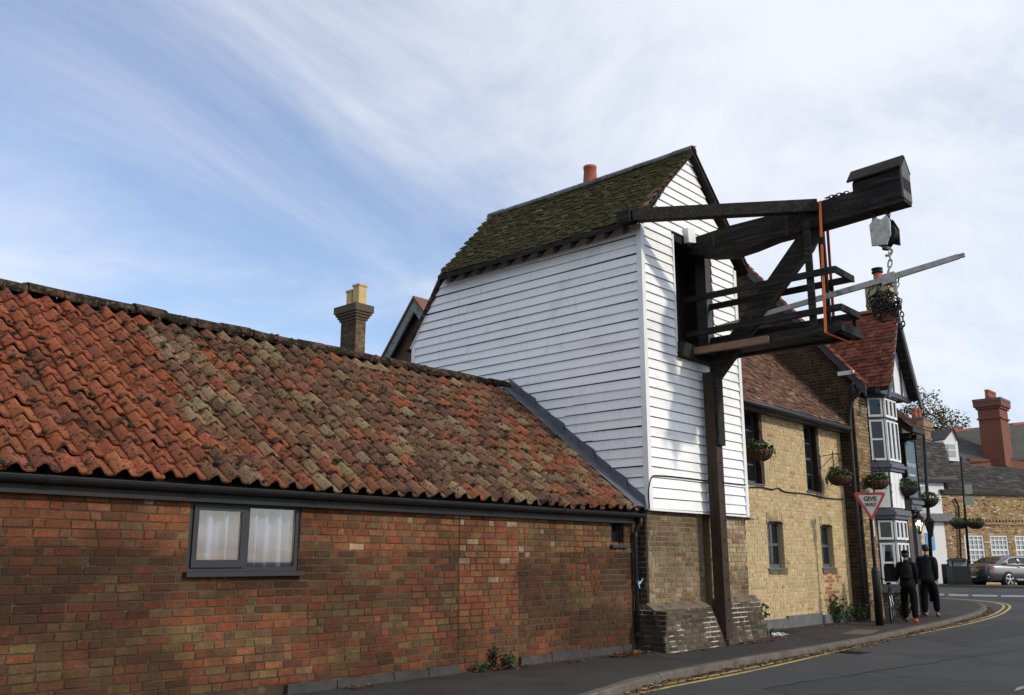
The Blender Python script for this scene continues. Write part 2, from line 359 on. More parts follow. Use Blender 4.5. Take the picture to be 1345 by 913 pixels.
# tarred crack in the road
m_ = MB(); cr = [onroad(x, y, .003) for x, y in ((1000,905),(1060,895),(1110,888),(1160,880),(1215,872),(1270,863),(1345,853))]
cr = catmull(cr, 5); rr = random.Random(2)
for i, p in enumerate(cr):
    w = rr.uniform(.008, .03); o = V((rr.uniform(-.03,.03), rr.uniform(-.03,.03), 0)); m_.v += [p+o+V((-w*.3, -w, 0)), p+o+V((w*.3, w, 0))]
m_.v = [(q[0], q[1], gz(q[0])+.003) for q in m_.v]
m_.f = [(2*i, 2*i+2, 2*i+3, 2*i+1) for i in range(len(cr)-1)]; m_.c = [None]*len(m_.f)
tag(m_.build('road_crack', M['tar'] if 'tar' in M else M['iron']), 'thin dark sealed crack running along the road', 'crack', kind='structure')

# ------------------------------------------------------------------ bricks
def ubrick(rng):                                       # unit brick, front face towards -Y, chamfered and a little uneven
    j = lambda a: rng.uniform(-a, a)
    e = .030
    back = [(-.5,0,-.5),(.5,0,-.5),(.5,0,.5),(-.5,0,.5)]
    mid = [(x+j(.02), -.022, z+j(.05)) for x, _, z in back]
    fr = [(x*(1-1.4*e)+j(.015), -.030+j(.0022), z*(1-4*e)+j(.04)) for x, _, z in back]
    vs = back+mid+fr; fs = []
    for k in range(4):
        q = (k+1) % 4; fs += [(k, q, 4+q, 4+k), (4+k, 4+q, 8+q, 8+k)]
    fs.append((8, 9, 10, 11)); return vs, fs
_rb = random.Random(5)
UB = [ubrick(_rb) for _ in range(7)]
UBM = []
for vs, fs in UB: UBM.append(MB().add(vs, fs).mesh('brick', M['brick_o']))
def courses(u0, u1, z0, z1, holes, rng, ch=.082, L=.232, joint=.013, header=.18, wob=.0):
    out = []; zc = z0; k = 0
    while zc < z1-.02:
        zt = min(zc+ch, z1); zm = (zc+zt)/2
        iv = [(u0, u1)]
        for h in holes:
            if h[2] < zm < h[3]:
                nv = []
                for a, b in iv:
                    if h[0] > a: nv.append((a, min(b, h[0])))
                    if h[1] < b: nv.append((max(a, h[1]), b))
                iv = [q for q in nv if q[1]-q[0] > .03]
        for a, b in iv:
            u = a - (rng.choice((0, .5, .25, .6)) if k % 2 else rng.choice((.1, .45)))*L
            while u < b-.02:
                l = L*(.48 if rng.random() < header else 1)*rng.uniform(.96, 1.03)
                ua, ub = max(u, a), min(u+l, b)
                if ub-ua > .035: out.append((ua+joint/2, ub-joint/2, zc+joint/2, zt-joint/2))
                u += l
        zc += ch; k += 1
    return out
def lay(cells, O, u, n, cf, rng, parent, nobj, key, base_mat=None, poly=None, tilt=None, proud=.022):
    """place bricks: the nobj with the smallest key as objects, the rest as one mesh of many"""
    O, u, n = V(O), V(u), V(n); w = V((0,0,1)) if tilt is None else V(tilt)
    rot = Matrix((u, -n, w)).transposed()               # local -Y looks along n
    cells = [c for c in cells if poly is None or inpoly(poly, (c[0]+c[1])/2, (c[2]+c[3])/2)]
    cells.sort(key=lambda c: key((c[0]+c[1])/2, (c[2]+c[3])/2))
    rest = MB()
    for i, (ua, ub, za, zb) in enumerate(cells):
        ctr = O + u*((ua+ub)/2) + w*((za+zb)/2) + n*(rng.gauss(0, .0018)-proud); k = rng.randrange(len(UB))
        sx, sz = ub-ua, zb-za; rz = rng.gauss(0, .006); col = cf((ua+ub)/2, (za+zb)/2, rng)
        Mx = Matrix.Translation(ctr) @ rot.to_4x4() @ Matrix.Rotation(rz, 4, 'Y') @ Matrix.Diagonal((sx, 1, sz, 1))
        if i < nobj:
            o = D.objects.new('brick', UBM[k]); o.color = (*col, 1); link(o, parent)
            o.matrix_parent_inverse = Matrix(); o.matrix_basis = Mx
        else:
            vs, fs = UB[k]; rest.add([Mx @ V(q) for q in vs], fs, col)
    if rest.v: return rest.build('bricks', base_mat or M['brick_a'], parent, kind='stuff')
RED, ORA, DRD, BRN, YEL, GRY, PAL = (.175,.050,.027), (.200,.078,.038), (.085,.030,.019), (.100,.060,.033), (.145,.105,.050), (.052,.041,.031), (.30,.25,.19)
def jit(c, rng, a=.16):
    k = rng.uniform(1-a, 1+a); return tuple(max(.004, q*k*rng.uniform(.94, 1.06)) for q in c)
def pick(rng, *pw):
    r = rng.random()*sum(w for _, w in pw)
    for c, w in pw:
        r -= w
        if r <= 0: return c
    return pw[-1][0]

# ------------------------------------------------------------------ the long low range
YW = 8.72; XT = 12.7; YF = 8.45; LX0 = 1.2
lane = thing('outbuilding', (7, YW, 0), 'long low red brick outbuilding with mossy red pantile roof', 'building')
EAVE, RIDGE = V((0, 8.50, 2.15)), V((0, 11.50, 4.52))
WIN = (4.86, 6.19, 1.25, 1.99); SWIN = (12.03, 12.36, 1.62, 2.0)
mb = MB()
for a, b, c, d in holes_rects(LX0, 12.72, -.1, 2.02, [WIN, SWIN]): mb.bx(a, b, YW, YW+.3, c, d)
mb.bx(LX0, LX0+.2, YW+.3, 14.2, -.1, 2.0); mb.bx(LX0, 12.69, 14.1, 14.3, -.1, 2.0)
wall = mb.build('wall', M['mortar'], lane)
PI0, PI1 = 8.66, 9.83                                   # the brick pier strip standing a little proud
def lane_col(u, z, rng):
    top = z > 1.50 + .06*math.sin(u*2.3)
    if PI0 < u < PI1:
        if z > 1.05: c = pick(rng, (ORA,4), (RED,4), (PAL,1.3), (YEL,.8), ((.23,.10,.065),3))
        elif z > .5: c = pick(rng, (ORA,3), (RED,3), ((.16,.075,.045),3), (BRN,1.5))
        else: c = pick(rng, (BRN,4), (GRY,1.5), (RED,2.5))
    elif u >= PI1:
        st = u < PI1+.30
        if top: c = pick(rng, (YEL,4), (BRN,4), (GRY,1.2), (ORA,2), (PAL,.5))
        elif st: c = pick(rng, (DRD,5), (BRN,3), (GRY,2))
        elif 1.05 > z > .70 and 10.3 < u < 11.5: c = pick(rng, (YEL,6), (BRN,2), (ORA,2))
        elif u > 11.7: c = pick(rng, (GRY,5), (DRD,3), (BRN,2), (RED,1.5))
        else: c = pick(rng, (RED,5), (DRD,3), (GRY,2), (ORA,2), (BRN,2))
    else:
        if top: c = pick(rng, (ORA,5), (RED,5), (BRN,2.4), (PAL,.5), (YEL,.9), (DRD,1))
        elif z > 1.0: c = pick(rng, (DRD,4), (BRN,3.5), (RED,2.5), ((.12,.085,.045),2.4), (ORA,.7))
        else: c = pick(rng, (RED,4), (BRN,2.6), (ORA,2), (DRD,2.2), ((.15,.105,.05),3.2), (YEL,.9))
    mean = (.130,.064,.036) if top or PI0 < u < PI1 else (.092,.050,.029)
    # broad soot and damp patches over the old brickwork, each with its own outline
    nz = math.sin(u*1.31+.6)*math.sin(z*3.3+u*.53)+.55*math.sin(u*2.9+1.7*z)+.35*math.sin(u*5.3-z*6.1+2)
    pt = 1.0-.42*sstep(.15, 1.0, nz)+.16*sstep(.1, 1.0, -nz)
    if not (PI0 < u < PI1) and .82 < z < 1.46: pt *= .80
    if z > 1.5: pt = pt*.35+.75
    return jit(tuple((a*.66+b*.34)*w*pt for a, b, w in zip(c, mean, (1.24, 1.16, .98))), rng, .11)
rng = random.Random(11)
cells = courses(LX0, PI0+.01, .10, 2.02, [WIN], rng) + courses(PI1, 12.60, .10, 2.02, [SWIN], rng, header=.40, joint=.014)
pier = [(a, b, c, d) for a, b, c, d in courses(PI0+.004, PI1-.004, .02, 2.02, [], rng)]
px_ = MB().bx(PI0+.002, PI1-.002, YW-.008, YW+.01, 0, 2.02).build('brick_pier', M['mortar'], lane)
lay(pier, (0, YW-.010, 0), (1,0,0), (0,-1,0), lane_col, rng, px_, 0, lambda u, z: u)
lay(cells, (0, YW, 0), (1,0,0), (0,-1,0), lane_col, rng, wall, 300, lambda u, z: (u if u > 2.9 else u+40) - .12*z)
# plinth blocks along the base
rng = random.Random(3); u = 6.1
while u < 12.5:
    l = rng.uniform(.55, 1.0); e = min(u+l, 12.55)
    if not (PI0-.02 < (u+e)/2 < PI1+.02):
        a, b = (u, min(e, PI0)) if u < PI0 else (max(u, PI1) if u < PI1+.5 else u, e)
        if b-a > .08: MB().bx(a, b-.012, YW-.05-rng.uniform(0,.012), YW-.008, -.02, .085+rng.uniform(0,.035)+.02*(u > 9.5)).build('plinth_block', M['render'], lane)
    u = e
# window
def make_window(par, x0, x1, z0, z1, y, fm, mull=None):
    f = MB()
    f.bx(x0, x1, y, y+.07, z1-.045, z1); f.bx(x0, x1, y, y+.07, z0, z0+.045)
    f.bx(x0, x0+.05, y+.001, y+.069, z0+.045, z1-.045); f.bx(x1-.05, x1, y+.001, y+.069, z0+.045, z1-.045)
    return f
w = thing_w = MB().bx(0,0,0,0,0,0)
wf = make_window(lane, WIN[0], WIN[1], WIN[2]+.02, WIN[3]-.02, YW+.015, M['greyup'])
xm = (WIN[0]+WIN[1])/2
wf.bx(xm-.035, xm+.035, YW+.014, YW+.08, WIN[2]+.066, WIN[3]-.066)
wo_ = wf.build('window', M['greyup'], lane)
c = MB(); a0, a1, b0, b1 = WIN[0]+.045, xm-.02, WIN[2]+.06, WIN[3]-.06        # opening casement, proud of the frame
c.bx(a0, a1, YW-.008, YW+.03, b1-.05, b1); c.bx(a0, a1, YW-.008, YW+.03, b0, b0+.075); c.bx(a0, a0+.055, YW-.007, YW+.029, b0+.075, b1-.05); c.bx(a1-.055, a1, YW-.007, YW+.029, b0+.075, b1-.05)
c.build('casement', M['greyup'], wo_)
MB().bx(WIN[0]-.03, WIN[1]+.03, YW-.075, YW+.06, WIN[2]-.03, WIN[2]+.018).build('sill', M['greyup'], wo_)
MB().bx(a0+.056, a1-.056, YW+.008, YW+.014, b0+.076, b1-.051).build('pane', M['glassc'], wo_)
MB().bx(xm+.036, WIN[1]-.051, YW+.035, YW+.041, WIN[2]+.067, WIN[3]-.067).build('pane', M['glassc'], wo_)
cm = MB(); N = 150
for i in range(N+1):
    x = WIN[0]+.02+(WIN[1]-WIN[0]-.04)*i/N
    for k, z in enumerate((WIN[3]-.03, (WIN[2]+WIN[3])/2, WIN[2]+.03)):
        yy = YW+.155+.062*math.sin(x*47+1.6*math.sin(x*9)+.25*k)+.022*math.sin(x*89+1.3*k)
        cm.v.append((x+.006*k*math.sin(x*17), yy, z))
cm.f = [(i*3+k, i*3+k+1, i*3+k+4, i*3+k+3) for i in range(N) for k in (0, 1)]; cm.c = [None]*len(cm.f)
cu = tag(cm.build('curtain', M['curtain'], smooth=True), 'pale lilac curtain hanging behind the grey casement window', 'curtain')
so_ = cu.modifiers.new('thick', 'SOLIDIFY'); so_.thickness = .003
MB().bx(WIN[0]-.1, WIN[1]+.1, YW+.302, YW+.34, WIN[2]-.1, WIN[3]+.1).build('room_lining', M['mortar'], lane)
# little window
wf = MB(); s0 = SWIN
wf.bx(s0[0], s0[1], YW+.10, YW+.15, s0[3]-.05, s0[3]); wf.bx(s0[0], s0[1], YW+.10, YW+.15, s0[2], s0[2]+.05); wf.bx(s0[0], s0[0]+.04, YW+.101, YW+.149, s0[2]+.05, s0[3]-.05); wf.bx(s0[1]-.04, s0[1], YW+.101, YW+.149, s0[2]+.05, s0[3]-.05)
w2 = wf.build('window', M['greyup'], lane); MB().bx(s0[0]+.04, s0[1]-.04, YW+.12, YW+.126, s0[2]+.05, s0[3]-.05).build('pane', M['glassd'], w2)
MB().bx(s0[0]-.05, s0[1]+.06, YW-.06, YW+.1, s0[2]-.045, s0[2]).build('sill', M['greyup'], w2)
MB().bx(s0[0]-.1, s0[1]+.1, YW+.301, YW+.33, s0[2]-.1, s0[3]+.1).build('room_lining', M['blackup'], lane)
# fascia, gutter, downpipe
MB().bx(LX0, 12.55, YW-.10, YW-.075, 1.955, 2.115).build('fascia', M['blackup'], lane)
MB().bx(LX0, 12.55, YW-.074, YW-.002, 1.955, 1.975).build('soffit', M['blackup'], lane)
gu = MB(); xs = [LX0+.0, 12.62]; prof = []
for k in range(9):
    th = math.pi+math.pi*k/8; prof.append((.062*math.cos(th), .062*math.sin(th)))
prof = [(-.062, .012)] + prof + [(.062, .012)]; inner = [(a*.9, b*.9) for a, b in prof[::-1]]
ring = [V((0, YW-.165+a, 2.10+b)) for a, b in prof+inner]
gut = gu.prism([q+V((LX0,0,0)) for q in ring], (12.66-LX0, 0, 0)).build('gutter', M['blackup'], lane)
for k in range(8):
    x = 1.9+1.45*k
    if x > 12.5: break
    u_ = MB(); ring2 = [V((x, YW-.165+a*1.09, 2.10+b*1.09)) for a, b in prof+[(q[0]*.995, q[1]*.995) for q in prof[::-1]]]
    u_.prism(ring2, (.11, 0, 0)).build('gutter_union', M['blackup'], gut)
dp = MB().tube([(12.60, YW-.165, 2.05), (12.60, YW-.165, 1.97), (12.585, YW-.10, 1.88), (12.58, YW-.065, 1.80), (12.58, YW-.065, .04)], .036, 12)
dpo = dp.build('downpipe', M['greyup'], lane, smooth=True)
for z in (1.78, 1.05, .25): MB().lathe((12.58, YW-.065, z), [(.044,-.03),(.046,0),(.044,.03)], 12).build('pipe_clip', M['greyup'], dpo)
t_ = MB(); t_.ob((12.555, YW-.112, 1.0), (.05, -.01, .02), (0, -.008, 0), (.0, 0, .045)); t_.ob((12.59, YW-.116, 1.03), (.075, -.01, .075), (0, -.006, 0), (.012, 0, -.014)); t_.ob((12.565, YW-.114, 1.0), (.02, 0, -.05), (0, -.006, 0), (.02, 0, 0))
tag(t_.build('plastic_tie', mk('blue_plastic', (.25,.42,.62), rough=.4)), 'scrap of pale blue plastic tied round the black drainpipe', 'plastic strip')
# pantiles
sl_ = (RIDGE-EAVE); slen = sl_.length; sdv = sl_.normalized(); nv = V((0, -sdv.z, sdv.y))
core = MB(); core.prism([V((0, EAVE.y+.05, EAVE.z-.06)), V((0, RIDGE.y, RIDGE.z-.10)), V((0, 2*RIDGE.y-EAVE.y-.05, EAVE.z-.06))], (12.66-LX0, 0, 0))
for i in range(len(core.v)): core.v[i] = (core.v[i][0]+LX0, core.v[i][1], core.v[i][2])
roof = core.build('roof', M['timber'], lane)
TW, TG, TL = .236, .283, .345
def pantile(rng, len_=TL):
    n = 12; j = rng.uniform(-.004, .004); vs = []
    for end in (0, 1):
        s_ = -.0 + len_*end
        for lay_ in (0, 1):
            for k in range(n+1):
                t = k/n; ph = 2*math.pi*(t-.30); ph += .45*math.sin(ph)
                h = .042*math.cos(ph)
                wv = .5*math.sin(t*9+rng.random())*.003
                vs.append(((t-.5)*(TW+.022), s_+wv*(1-end)+j*(t-.5)*(1-end), h + .044*(1-end) - .020*lay_))
    m = n+1; fs = []
    for k in range(n):
        fs.append((k, k+1, 2*m+k+1, 2*m+k)); fs.append((m+k, m+k+1, k+1, k))
    fs.append((0, 2*m, 3*m, m)); fs.append((n, m+n, 3*m+n, 2*m+n)); return vs, fs
_rb = random.Random(8); PT = [pantile(_rb) for _ in range(6)]
PTM = [MB().add(vs, fs).mesh('pantile', M['pant_o'], False) for vs, fs in PT]
for me in PTM:
    me.polygons.foreach_set('use_smooth', [len(p.vertices) == 4 and abs(p.normal.z) > .5 for p in me.polygons]); me.update()
rows = int(round((slen-.1)/TG)); cols = int((12.50-2.0)/TW)
rng = random.Random(21); spots = []
RT, RO, TB, TT, TG_, TD = (.260,.072,.034), (.295,.095,.044), (.165,.078,.046), (.235,.155,.088), (.230,.182,.105), (.105,.060,.040)
for c_ in range(cols):
    for r_ in range(rows):
        u = 12.44-TW*(c_+.5); s = TG*r_ - .02
        P = EAVE + sdv*s; P = V((u, P.y, P.z)) + nv*.018
        bound = 4.98 + .19*r_/rows*3
        if u < bound: col = pick(rng, (RT,5), (RO,3.4), ((.205,.068,.040),1.8), ((.15,.062,.042),.3))
        elif u < 7.6: col = pick(rng, (TT,2.6), (TG_,1.6), (TB,3.4), (TD,1.6), (RT,1.8), ((.165,.070,.045),2.6))
        elif u < 10.5: col = pick(rng, (TT,2.0), (TG_,.8), (TB,3.6), (TD,2), (RT,2.0), ((.16,.075,.05),2.6))
        else: col = pick(rng, (TT,2.0), (TG_,1.0), (TB,3), (TD,1.2), (RT,2.4), (RO,1.2), ((.18,.085,.052),3.2))
        mt = (.165,.070,.040) if u < bound else (.145,.088,.054)
        spots.append((u, s, P, jit(tuple(a*.68+b*.32 for a, b in zip(col, mt)), rng, .18)))
spots.sort(key=lambda q: (q[0] if q[0] > 2.6 else q[0]+30) + .15*q[1])
rest = MB(); rm = Matrix((V((1,0,0)), sdv, nv)).transposed().to_4x4()
for i, (u, s, P, col) in enumerate(spots):
    k = rng.randrange(6)
    sag = .012*math.sin(u*1.7)+.010*math.sin(u*3.9+s*2)
    Mx = Matrix.Translation(P+nv*(sag+rng.gauss(0,.003)) + sdv*rng.gauss(0,.012)) @ rm @ Matrix.Rotation(rng.gauss(0,.022), 4, 'Z') @ Matrix.Rotation(rng.gauss(0,.018), 4, 'X')
    if i < 300:
        o = D.objects.new('pantile', PTM[k]); o.color = (*col, 1); link(o, roof); o.matrix_parent_inverse = Matrix(); o.matrix_basis = Mx
    else:
        vs, fs = PT[k]; rest.add([Mx @ V(q) for q in vs], fs, col)
ro_ = rest.build('pantiles', M['pant_a'], roof, kind='stuff')
ro_.data.polygons.foreach_set('use_smooth', [len(p.vertices) == 4 and p.normal.dot(nv) > .5 for p in ro_.data.polygons])
# back slope, plain
MB().add([(LX0, RIDGE.y, RIDGE.z), (12.6, RIDGE.y, RIDGE.z), (12.6, 14.5, EAVE.z), (LX0, 14.5, EAVE.z)], [(0,1,2,3)]).build('rear_slope', M['ridge'], roof)
# ridge tiles with bedding mortar and moss
rng = random.Random(31); u = 1.9
def halfround(L_, r):
    vs = []; n = 8
    for e in (0, 1):
        for k in range(n+1):
            th = math.pi*(-.06+1.12*k/n); vs.append((L_*e, r*math.cos(th)*1.05, r*math.sin(th)*.95))
        for k in range(n+1):
            th = math.pi*(-.06+1.12*k/n); vs.append((L_*e, (r-.02)*math.cos(th)*1.05, (r-.02)*math.sin(th)*.95))
    m = n+1; fs = []
    for k in range(n): fs += [(k, k+1, 2*m+k+1, 2*m+k), (m+k+1, m+k, k, k+1), (2*m+k, 2*m+k+1, 3*m+k+1, 3*m+k)]
    fs += [(0, 2*m, 3*m, m), (n, m+n, 3*m+n, 2*m+n)]
    return vs, fs
while u < 12.66:
    l = min(rng.uniform(.40, .47), 12.68-u)
    if l < .1: break
    o = MB().add(*halfround(l-.012, .135+rng.uniform(-.006,.008))).build('ridge_tile', M['ridge'], roof, smooth=True)
    o.location = (u, RIDGE.y, RIDGE.z-.01+rng.gauss(0,.008)); o.rotation_euler = (rng.gauss(0,.04), rng.gauss(0,.012), rng.gauss(0,.02)); u += l
ms = MB(); rng = random.Random(77)
for i in range(900):                                    # moss cushions along the ridge and on the tile edges
    if i < 230: p = V((rng.uniform(2, 12.6), RIDGE.y+rng.uniform(-.16,.05), 0)); p.z = RIDGE.z + .11 - abs(p.y-RIDGE.y)*.7
    else:
        s = rng.random()**.8*slen*.98; q = EAVE+sdv*(round(s/TG)*TG); p = V((rng.uniform(2, 12.3), q.y, q.z))+nv*.05
    r = rng.uniform(.012, .04)
    ms.lathe(p, [(r*1.0, -.01), (r*.95, r*.25), (r*.6, r*.6), (0, r*.75)], 6)
ms.build('moss', mk('dark_moss', (.020,.020,.010), vary=((40,.5),), rough=1, bump=(80,1)), roof, kind='stuff')
# lead flashing against the boarded side wall
fl = thing_f = MB(); seg = 9
ap = MB()
a, b = EAVE+sdv*.02, RIDGE-sdv*.05
ap.ob(V((12.36, a.y, a.z))+nv*.075, b-a, (.345,0,0), nv*.008)
flash = ap.build('flashing', M['lead'], lane)
for i in range(seg):
    p = a+(b-a)*(i/seg); q = a+(b-a)*((i+1)/seg)
    s_ = MB(); pz = nv*.08
    s_.prism([V((12.655, p.y, p.z))+pz, V((12.655, q.y, q.z))+pz, V((12.655, q.y, q.z+.24)), V((12.655, p.y-.02, p.z+.24+.04*(i % 2)))], (-.009, 0, 0))
    s_.build('step_flashing', M['lead'], flash)
# ------------------------------------------------------------------ the weatherboarded crane house
XR, XA = 15.96, 14.36
ZB, ZE, ZA = 2.20, 7.08, 8.96
YB = 14.2
tower = thing('weighing_house', (14.3, 9, 0), 'tall white weatherboarded crane house on a brick base with mossy tiled roof', 'building')
OPEN = (13.72, 15.02, 4.98, 7.12)
# inner shell behind the boards
mb = MB()
for a, b, c, d in holes_rects(XT+.02, XR-.02, ZB, ZE-.05, [OPEN]): mb.bx(a, b, YF, YF+.1, c, d)
mb.prism([(XT+.02, YF, ZE-.05), (XR-.02, YF, ZE-.05), (XA, YF, ZA-.08)], (0, .1, 0))
mb.prism([(XT, YF, ZB), (XT, YB, ZB), (XT, YB, 5.78), (XT, 13.3, 7.2), (XT, 13.3, ZE), (XT, YF, ZE)], (.1, 0, 0))
mb.bx(XR-.1, XR, YF+.1, YB, ZB, ZE); mb.bx(XT+.1, XR-.1, YB-.1, YB, ZB, 5.7)
mb.prism([(XT+.1, 13.2, 5.6), (XR-.1, 13.2, 5.6), (XR-.1, 13.2, ZE), (XA, 13.45, ZA-.1), (XT+.1, 13.2, ZE)], (0, .08, 0))
shell = mb.build('wall', M['timber'], tower)
def boards(O, u, n, poly, z0, z1, ex, holes, parent, rng, t0=.038, t1=.010):
    O, u, n = V(O), V(u), V(n); z = z0; k = 0
    while z < z1:
        e = ex*rng.uniform(.97, 1.03); zt = min(z+e, z1)
        pl = clip(clip(poly, 0, -1, -z), 0, 1, zt)
        if len(pl) > 2:
            us = [q[0] for q in pl]; iv = [(min(us)-1, max(us)+1)]
            for h in holes:
                if h[2] < (z+zt)/2 < h[3]: iv = [(iv[0][0], h[0]), (h[1], iv[0][1])]
            # some boards are made of two lengths
            jn = []
            for a, b in iv:
                lo, hi = max(a, min(us)), min(b, max(us))
                if hi-lo > 2.2 and rng.random() < .62:
                    m_ = rng.uniform(lo+.8, hi-.8); jn += [(a, m_-.002), (m_+.002, b)]
                else: jn.append((a, b))
            for a, b in jn:
                pp = clip(clip(pl, -1, 0, -a), 1, 0, b)
                if len(pp) < 3: continue
                dt = rng.uniform(-.003, .004); tl = rng.gauss(0, .0032)
                off = lambda zz: t1+(t0+dt-t1)*(1-(zz-z)/ex)
                um = (min(q[0] for q in pp)+max(q[0] for q in pp))/2
                pp = clip(pp, 0, -1, -(z+.009))
                if len(pp) < 3: continue
                fr = [O+u*p[0]+V((0,0,p[1]+tl*(p[0]-um)))+n*off(p[1]) for p in pp]; bk = [O+u*p[0]+V((0,0,p[1]+tl*(p[0]-um)))+n*.0005 for p in pp]
                m_ = MB(); N_ = len(pp)
                ar = sum(pp[i][0]*pp[(i+1) % N_][1]-pp[(i+1) % N_][0]*pp[i][1] for i in range(N_))
                wind = (ar > 0) == (u.cross(V((0,0,1))).dot(n) > 0)
                f0 = tuple(range(N_)); sd = [(i, i+N_, (i+1) % N_+N_, (i+1) % N_) for i in range(N_)]
                if not wind: f0 = f0[::-1]; sd = [q[::-1] for q in sd]
                m_.add(fr+bk, [f0]+sd)
                o = m_.build('weatherboard', M['white'], parent); g_ = rng.uniform(.80, .86); o.color = (g_*.995, g_, g_*rng.uniform(.985, 1.0), 1)
        z += e; k += 1
rng = random.Random(41)
side_poly = [(YF+.02, ZB), (YB-.02, ZB), (YB-.02, 5.76), (13.30, 7.16), (13.25, ZE), (YF+.02, ZE)]
boards((XT, 0, 0), (0,1,0), (-1,0,0), side_poly, ZB, 7.16, .166, [], shell, rng)
front_poly = [(XT+.03, ZB), (XR-.03, ZB), (XR-.03, ZE-.06), (XA, ZA-.06), (XT+.03, ZE-.06)]
boards((0, YF, 0), (1,0,0), (0,-1,0), front_poly, ZB, ZA-.06, .166, [(OPEN[0]-.04, OPEN[1]+.03, OPEN[2]-.03, OPEN[3]+.01)], shell, rng)
for nm, o, a, b, c in (('corner_board', (XT-.042, YF-.045, ZB-.02), (.10,0,0), (0,.012,0), (0,0,ZE-ZB-.02)), ('corner_board', (XT-.046, YF-.046, ZB-.02), (.012,0,0), (0,.10,0), (0,0,ZE-ZB-.02)),
                       ('corner_board', (XR-.085, YF-.045, ZB-.02), (.10,0,0), (0,.05,0), (0,0,ZE-ZB-.1)), ('corner_board', (XT-.04, YB-.09, ZB), (.05,0,0), (0,.10,0), (0,0,5.72-ZB))):
    q = MB().ob(o, a, b, c).build(nm, M['whitep'], shell)
MB().prism([(XT-.05, YB+.02, 5.70), (XT-.05, YB+.10, 5.72), (XT-.05, 13.33, 7.26), (XT-.05, 13.20, 7.26)], (.04,0,0)).build('verge_board', M['whitep'], shell)
MB().bx(OPEN[0]-.045, OPEN[0]+.0, YF-.04, YF+.1, OPEN[2]-.05, OPEN[3]+.0).build('door_jamb', M['whitep'], shell)
MB().bx(XT-.03, XR+.02, YF-.035, YF-.002, ZB-.035, ZB-.003).build('drip_board', M['whitep'], shell)
# dark loading opening
mb = MB()
mb.bx(OPEN[0], OPEN[1], YF+.55, YF+.6, OPEN[2], OPEN[3]); mb.bx(OPEN[0]-.03, OPEN[0], YF+.1, YF+.6, OPEN[2], OPEN[3]); mb.bx(OPEN[1], OPEN[1]+.03, YF+.1, YF+.6, OPEN[2], OPEN[3])
mb.bx(OPEN[0], OPEN[1], YF+.1, YF+.6, OPEN[3]+.001, OPEN[3]+.04); mb.bx(OPEN[0], OPEN[1], YF+.1, YF+.6, OPEN[2]-.04, OPEN[2]-.001)
op = mb.build('opening', M['timber'], tower)
for i in range(6): MB().bx(OPEN[0]+.02+i*.21, OPEN[0]+.22+i*.21, YF+.52, YF+.55, OPEN[2]+.01, OPEN[3]-.01).build('door_plank', M['timber'], op)
MB().bx(OPEN[1]-.20, OPEN[1]-.02, YF-.02, YF+.2, OPEN[2], OPEN[3]-.02).build('door_post', mk('weathered_grey_timber', (.055,.052,.052), vary=((5,.4),(60,.4)), rough=.8, bump=(30,.8,(4,4,.4))), op)
# ---- roof
def plain_field(name, O, u, s, poly, cf, rng, parent, mat, tw=.165, tg=.10, th=.014, lift=.0, sag=None):
    """plain tiles laid on the plane O + u*a + s*b inside poly (a, b): one mesh, every tile its own slab"""
    O, u, s = V(O), V(u).normalized(), V(s).normalized(); n = u.cross(s).normalized()
    if n.z < 0: n = -n
    flip = u.cross(s).dot(n) < 0
    bs = [q[1] for q in poly]; as_ = [q[0] for q in poly]; m_ = MB()
    r = 0; b = min(bs)
    while b < max(bs):
        a = min(as_) - (tw/2 if r % 2 else 0)
        while a < max(as_):
            ca, cb = a+tw/2, b+tg*.5
            if inpoly(poly, ca, cb):
                g = rng.uniform(.002, .006); dz = rng.gauss(0, .004) + (sag(ca, cb) if sag else 0); db = rng.gauss(0, .006); tl = rng.gauss(0, .004)
                a0, a1, b0, b1 = a+g, a+tw-g, b+db, b+tg*1.35
                p = [O+u*a0+s*b0+n*(th*1.9+dz-tl+lift), O+u*a1+s*b0+n*(th*1.9+dz+tl+lift), O+u*a1+s*b1+n*(th*.6+dz+tl+lift), O+u*a0+s*b1+n*(th*.6+dz-tl+lift)]
                q = [p[0]-n*th*1.6, p[1]-n*th*1.6]
                fs = [(0,1,2,3), (0,4,5,1), (1,5,2), (0,3,4)]
                if flip: fs = [f[::-1] for f in fs]
                m_.add(p+q, fs, cf(ca, cb, rng))
            a += tw
        b += tg; r += 1
    return m_.build(name, mat, parent, kind='stuff')
M['greyridge'] = mk('grey_ridge', (.17,.165,.15), vary=((10,.3),), layers=((8,.5,.65,(.06,.055,.04),.7),), rough=.9, bump=(40,.6))
EX, EZ = XT-.28, 7.06
HY = 13.16                                               # back end of the eaves
sl = V((XA-EX, 0, ZA+.03-EZ)); slL = sl.length; Y0 = YF-.14
rf = MB()
rf.prism([(EX, Y0+.02, EZ-.03), (XA, Y0+.02, ZA), (XA, Y0+.02, ZA-.09), (EX, Y0+.02, EZ-.12)], (0, HY-Y0+.02, 0))
rf.prism([(2*XA-EX, Y0+.02, EZ-.03), (XA+.001, Y0+.02, ZA), (XA+.001, Y0+.02, ZA-.09), (2*XA-EX, Y0+.02, EZ-.12)], (0, HY-Y0+.02, 0))
rf.prism([(XA-.9, HY, ZA-.95), (XA, HY, ZA-.02), (XA, HY, ZA-.12), (XA-.9, HY, ZA-1.05)], (0, .30, 0))
troof = rf.build('roof', M['timber'], tower)
def mosscol(a, b, rng): return jit(pick(rng, ((.052,.048,.020),5), ((.035,.034,.013),4), ((.075,.062,.026),2), ((.09,.045,.030),1), ((.13,.12,.09),.35)), rng, .25)
rng = random.Random(51)
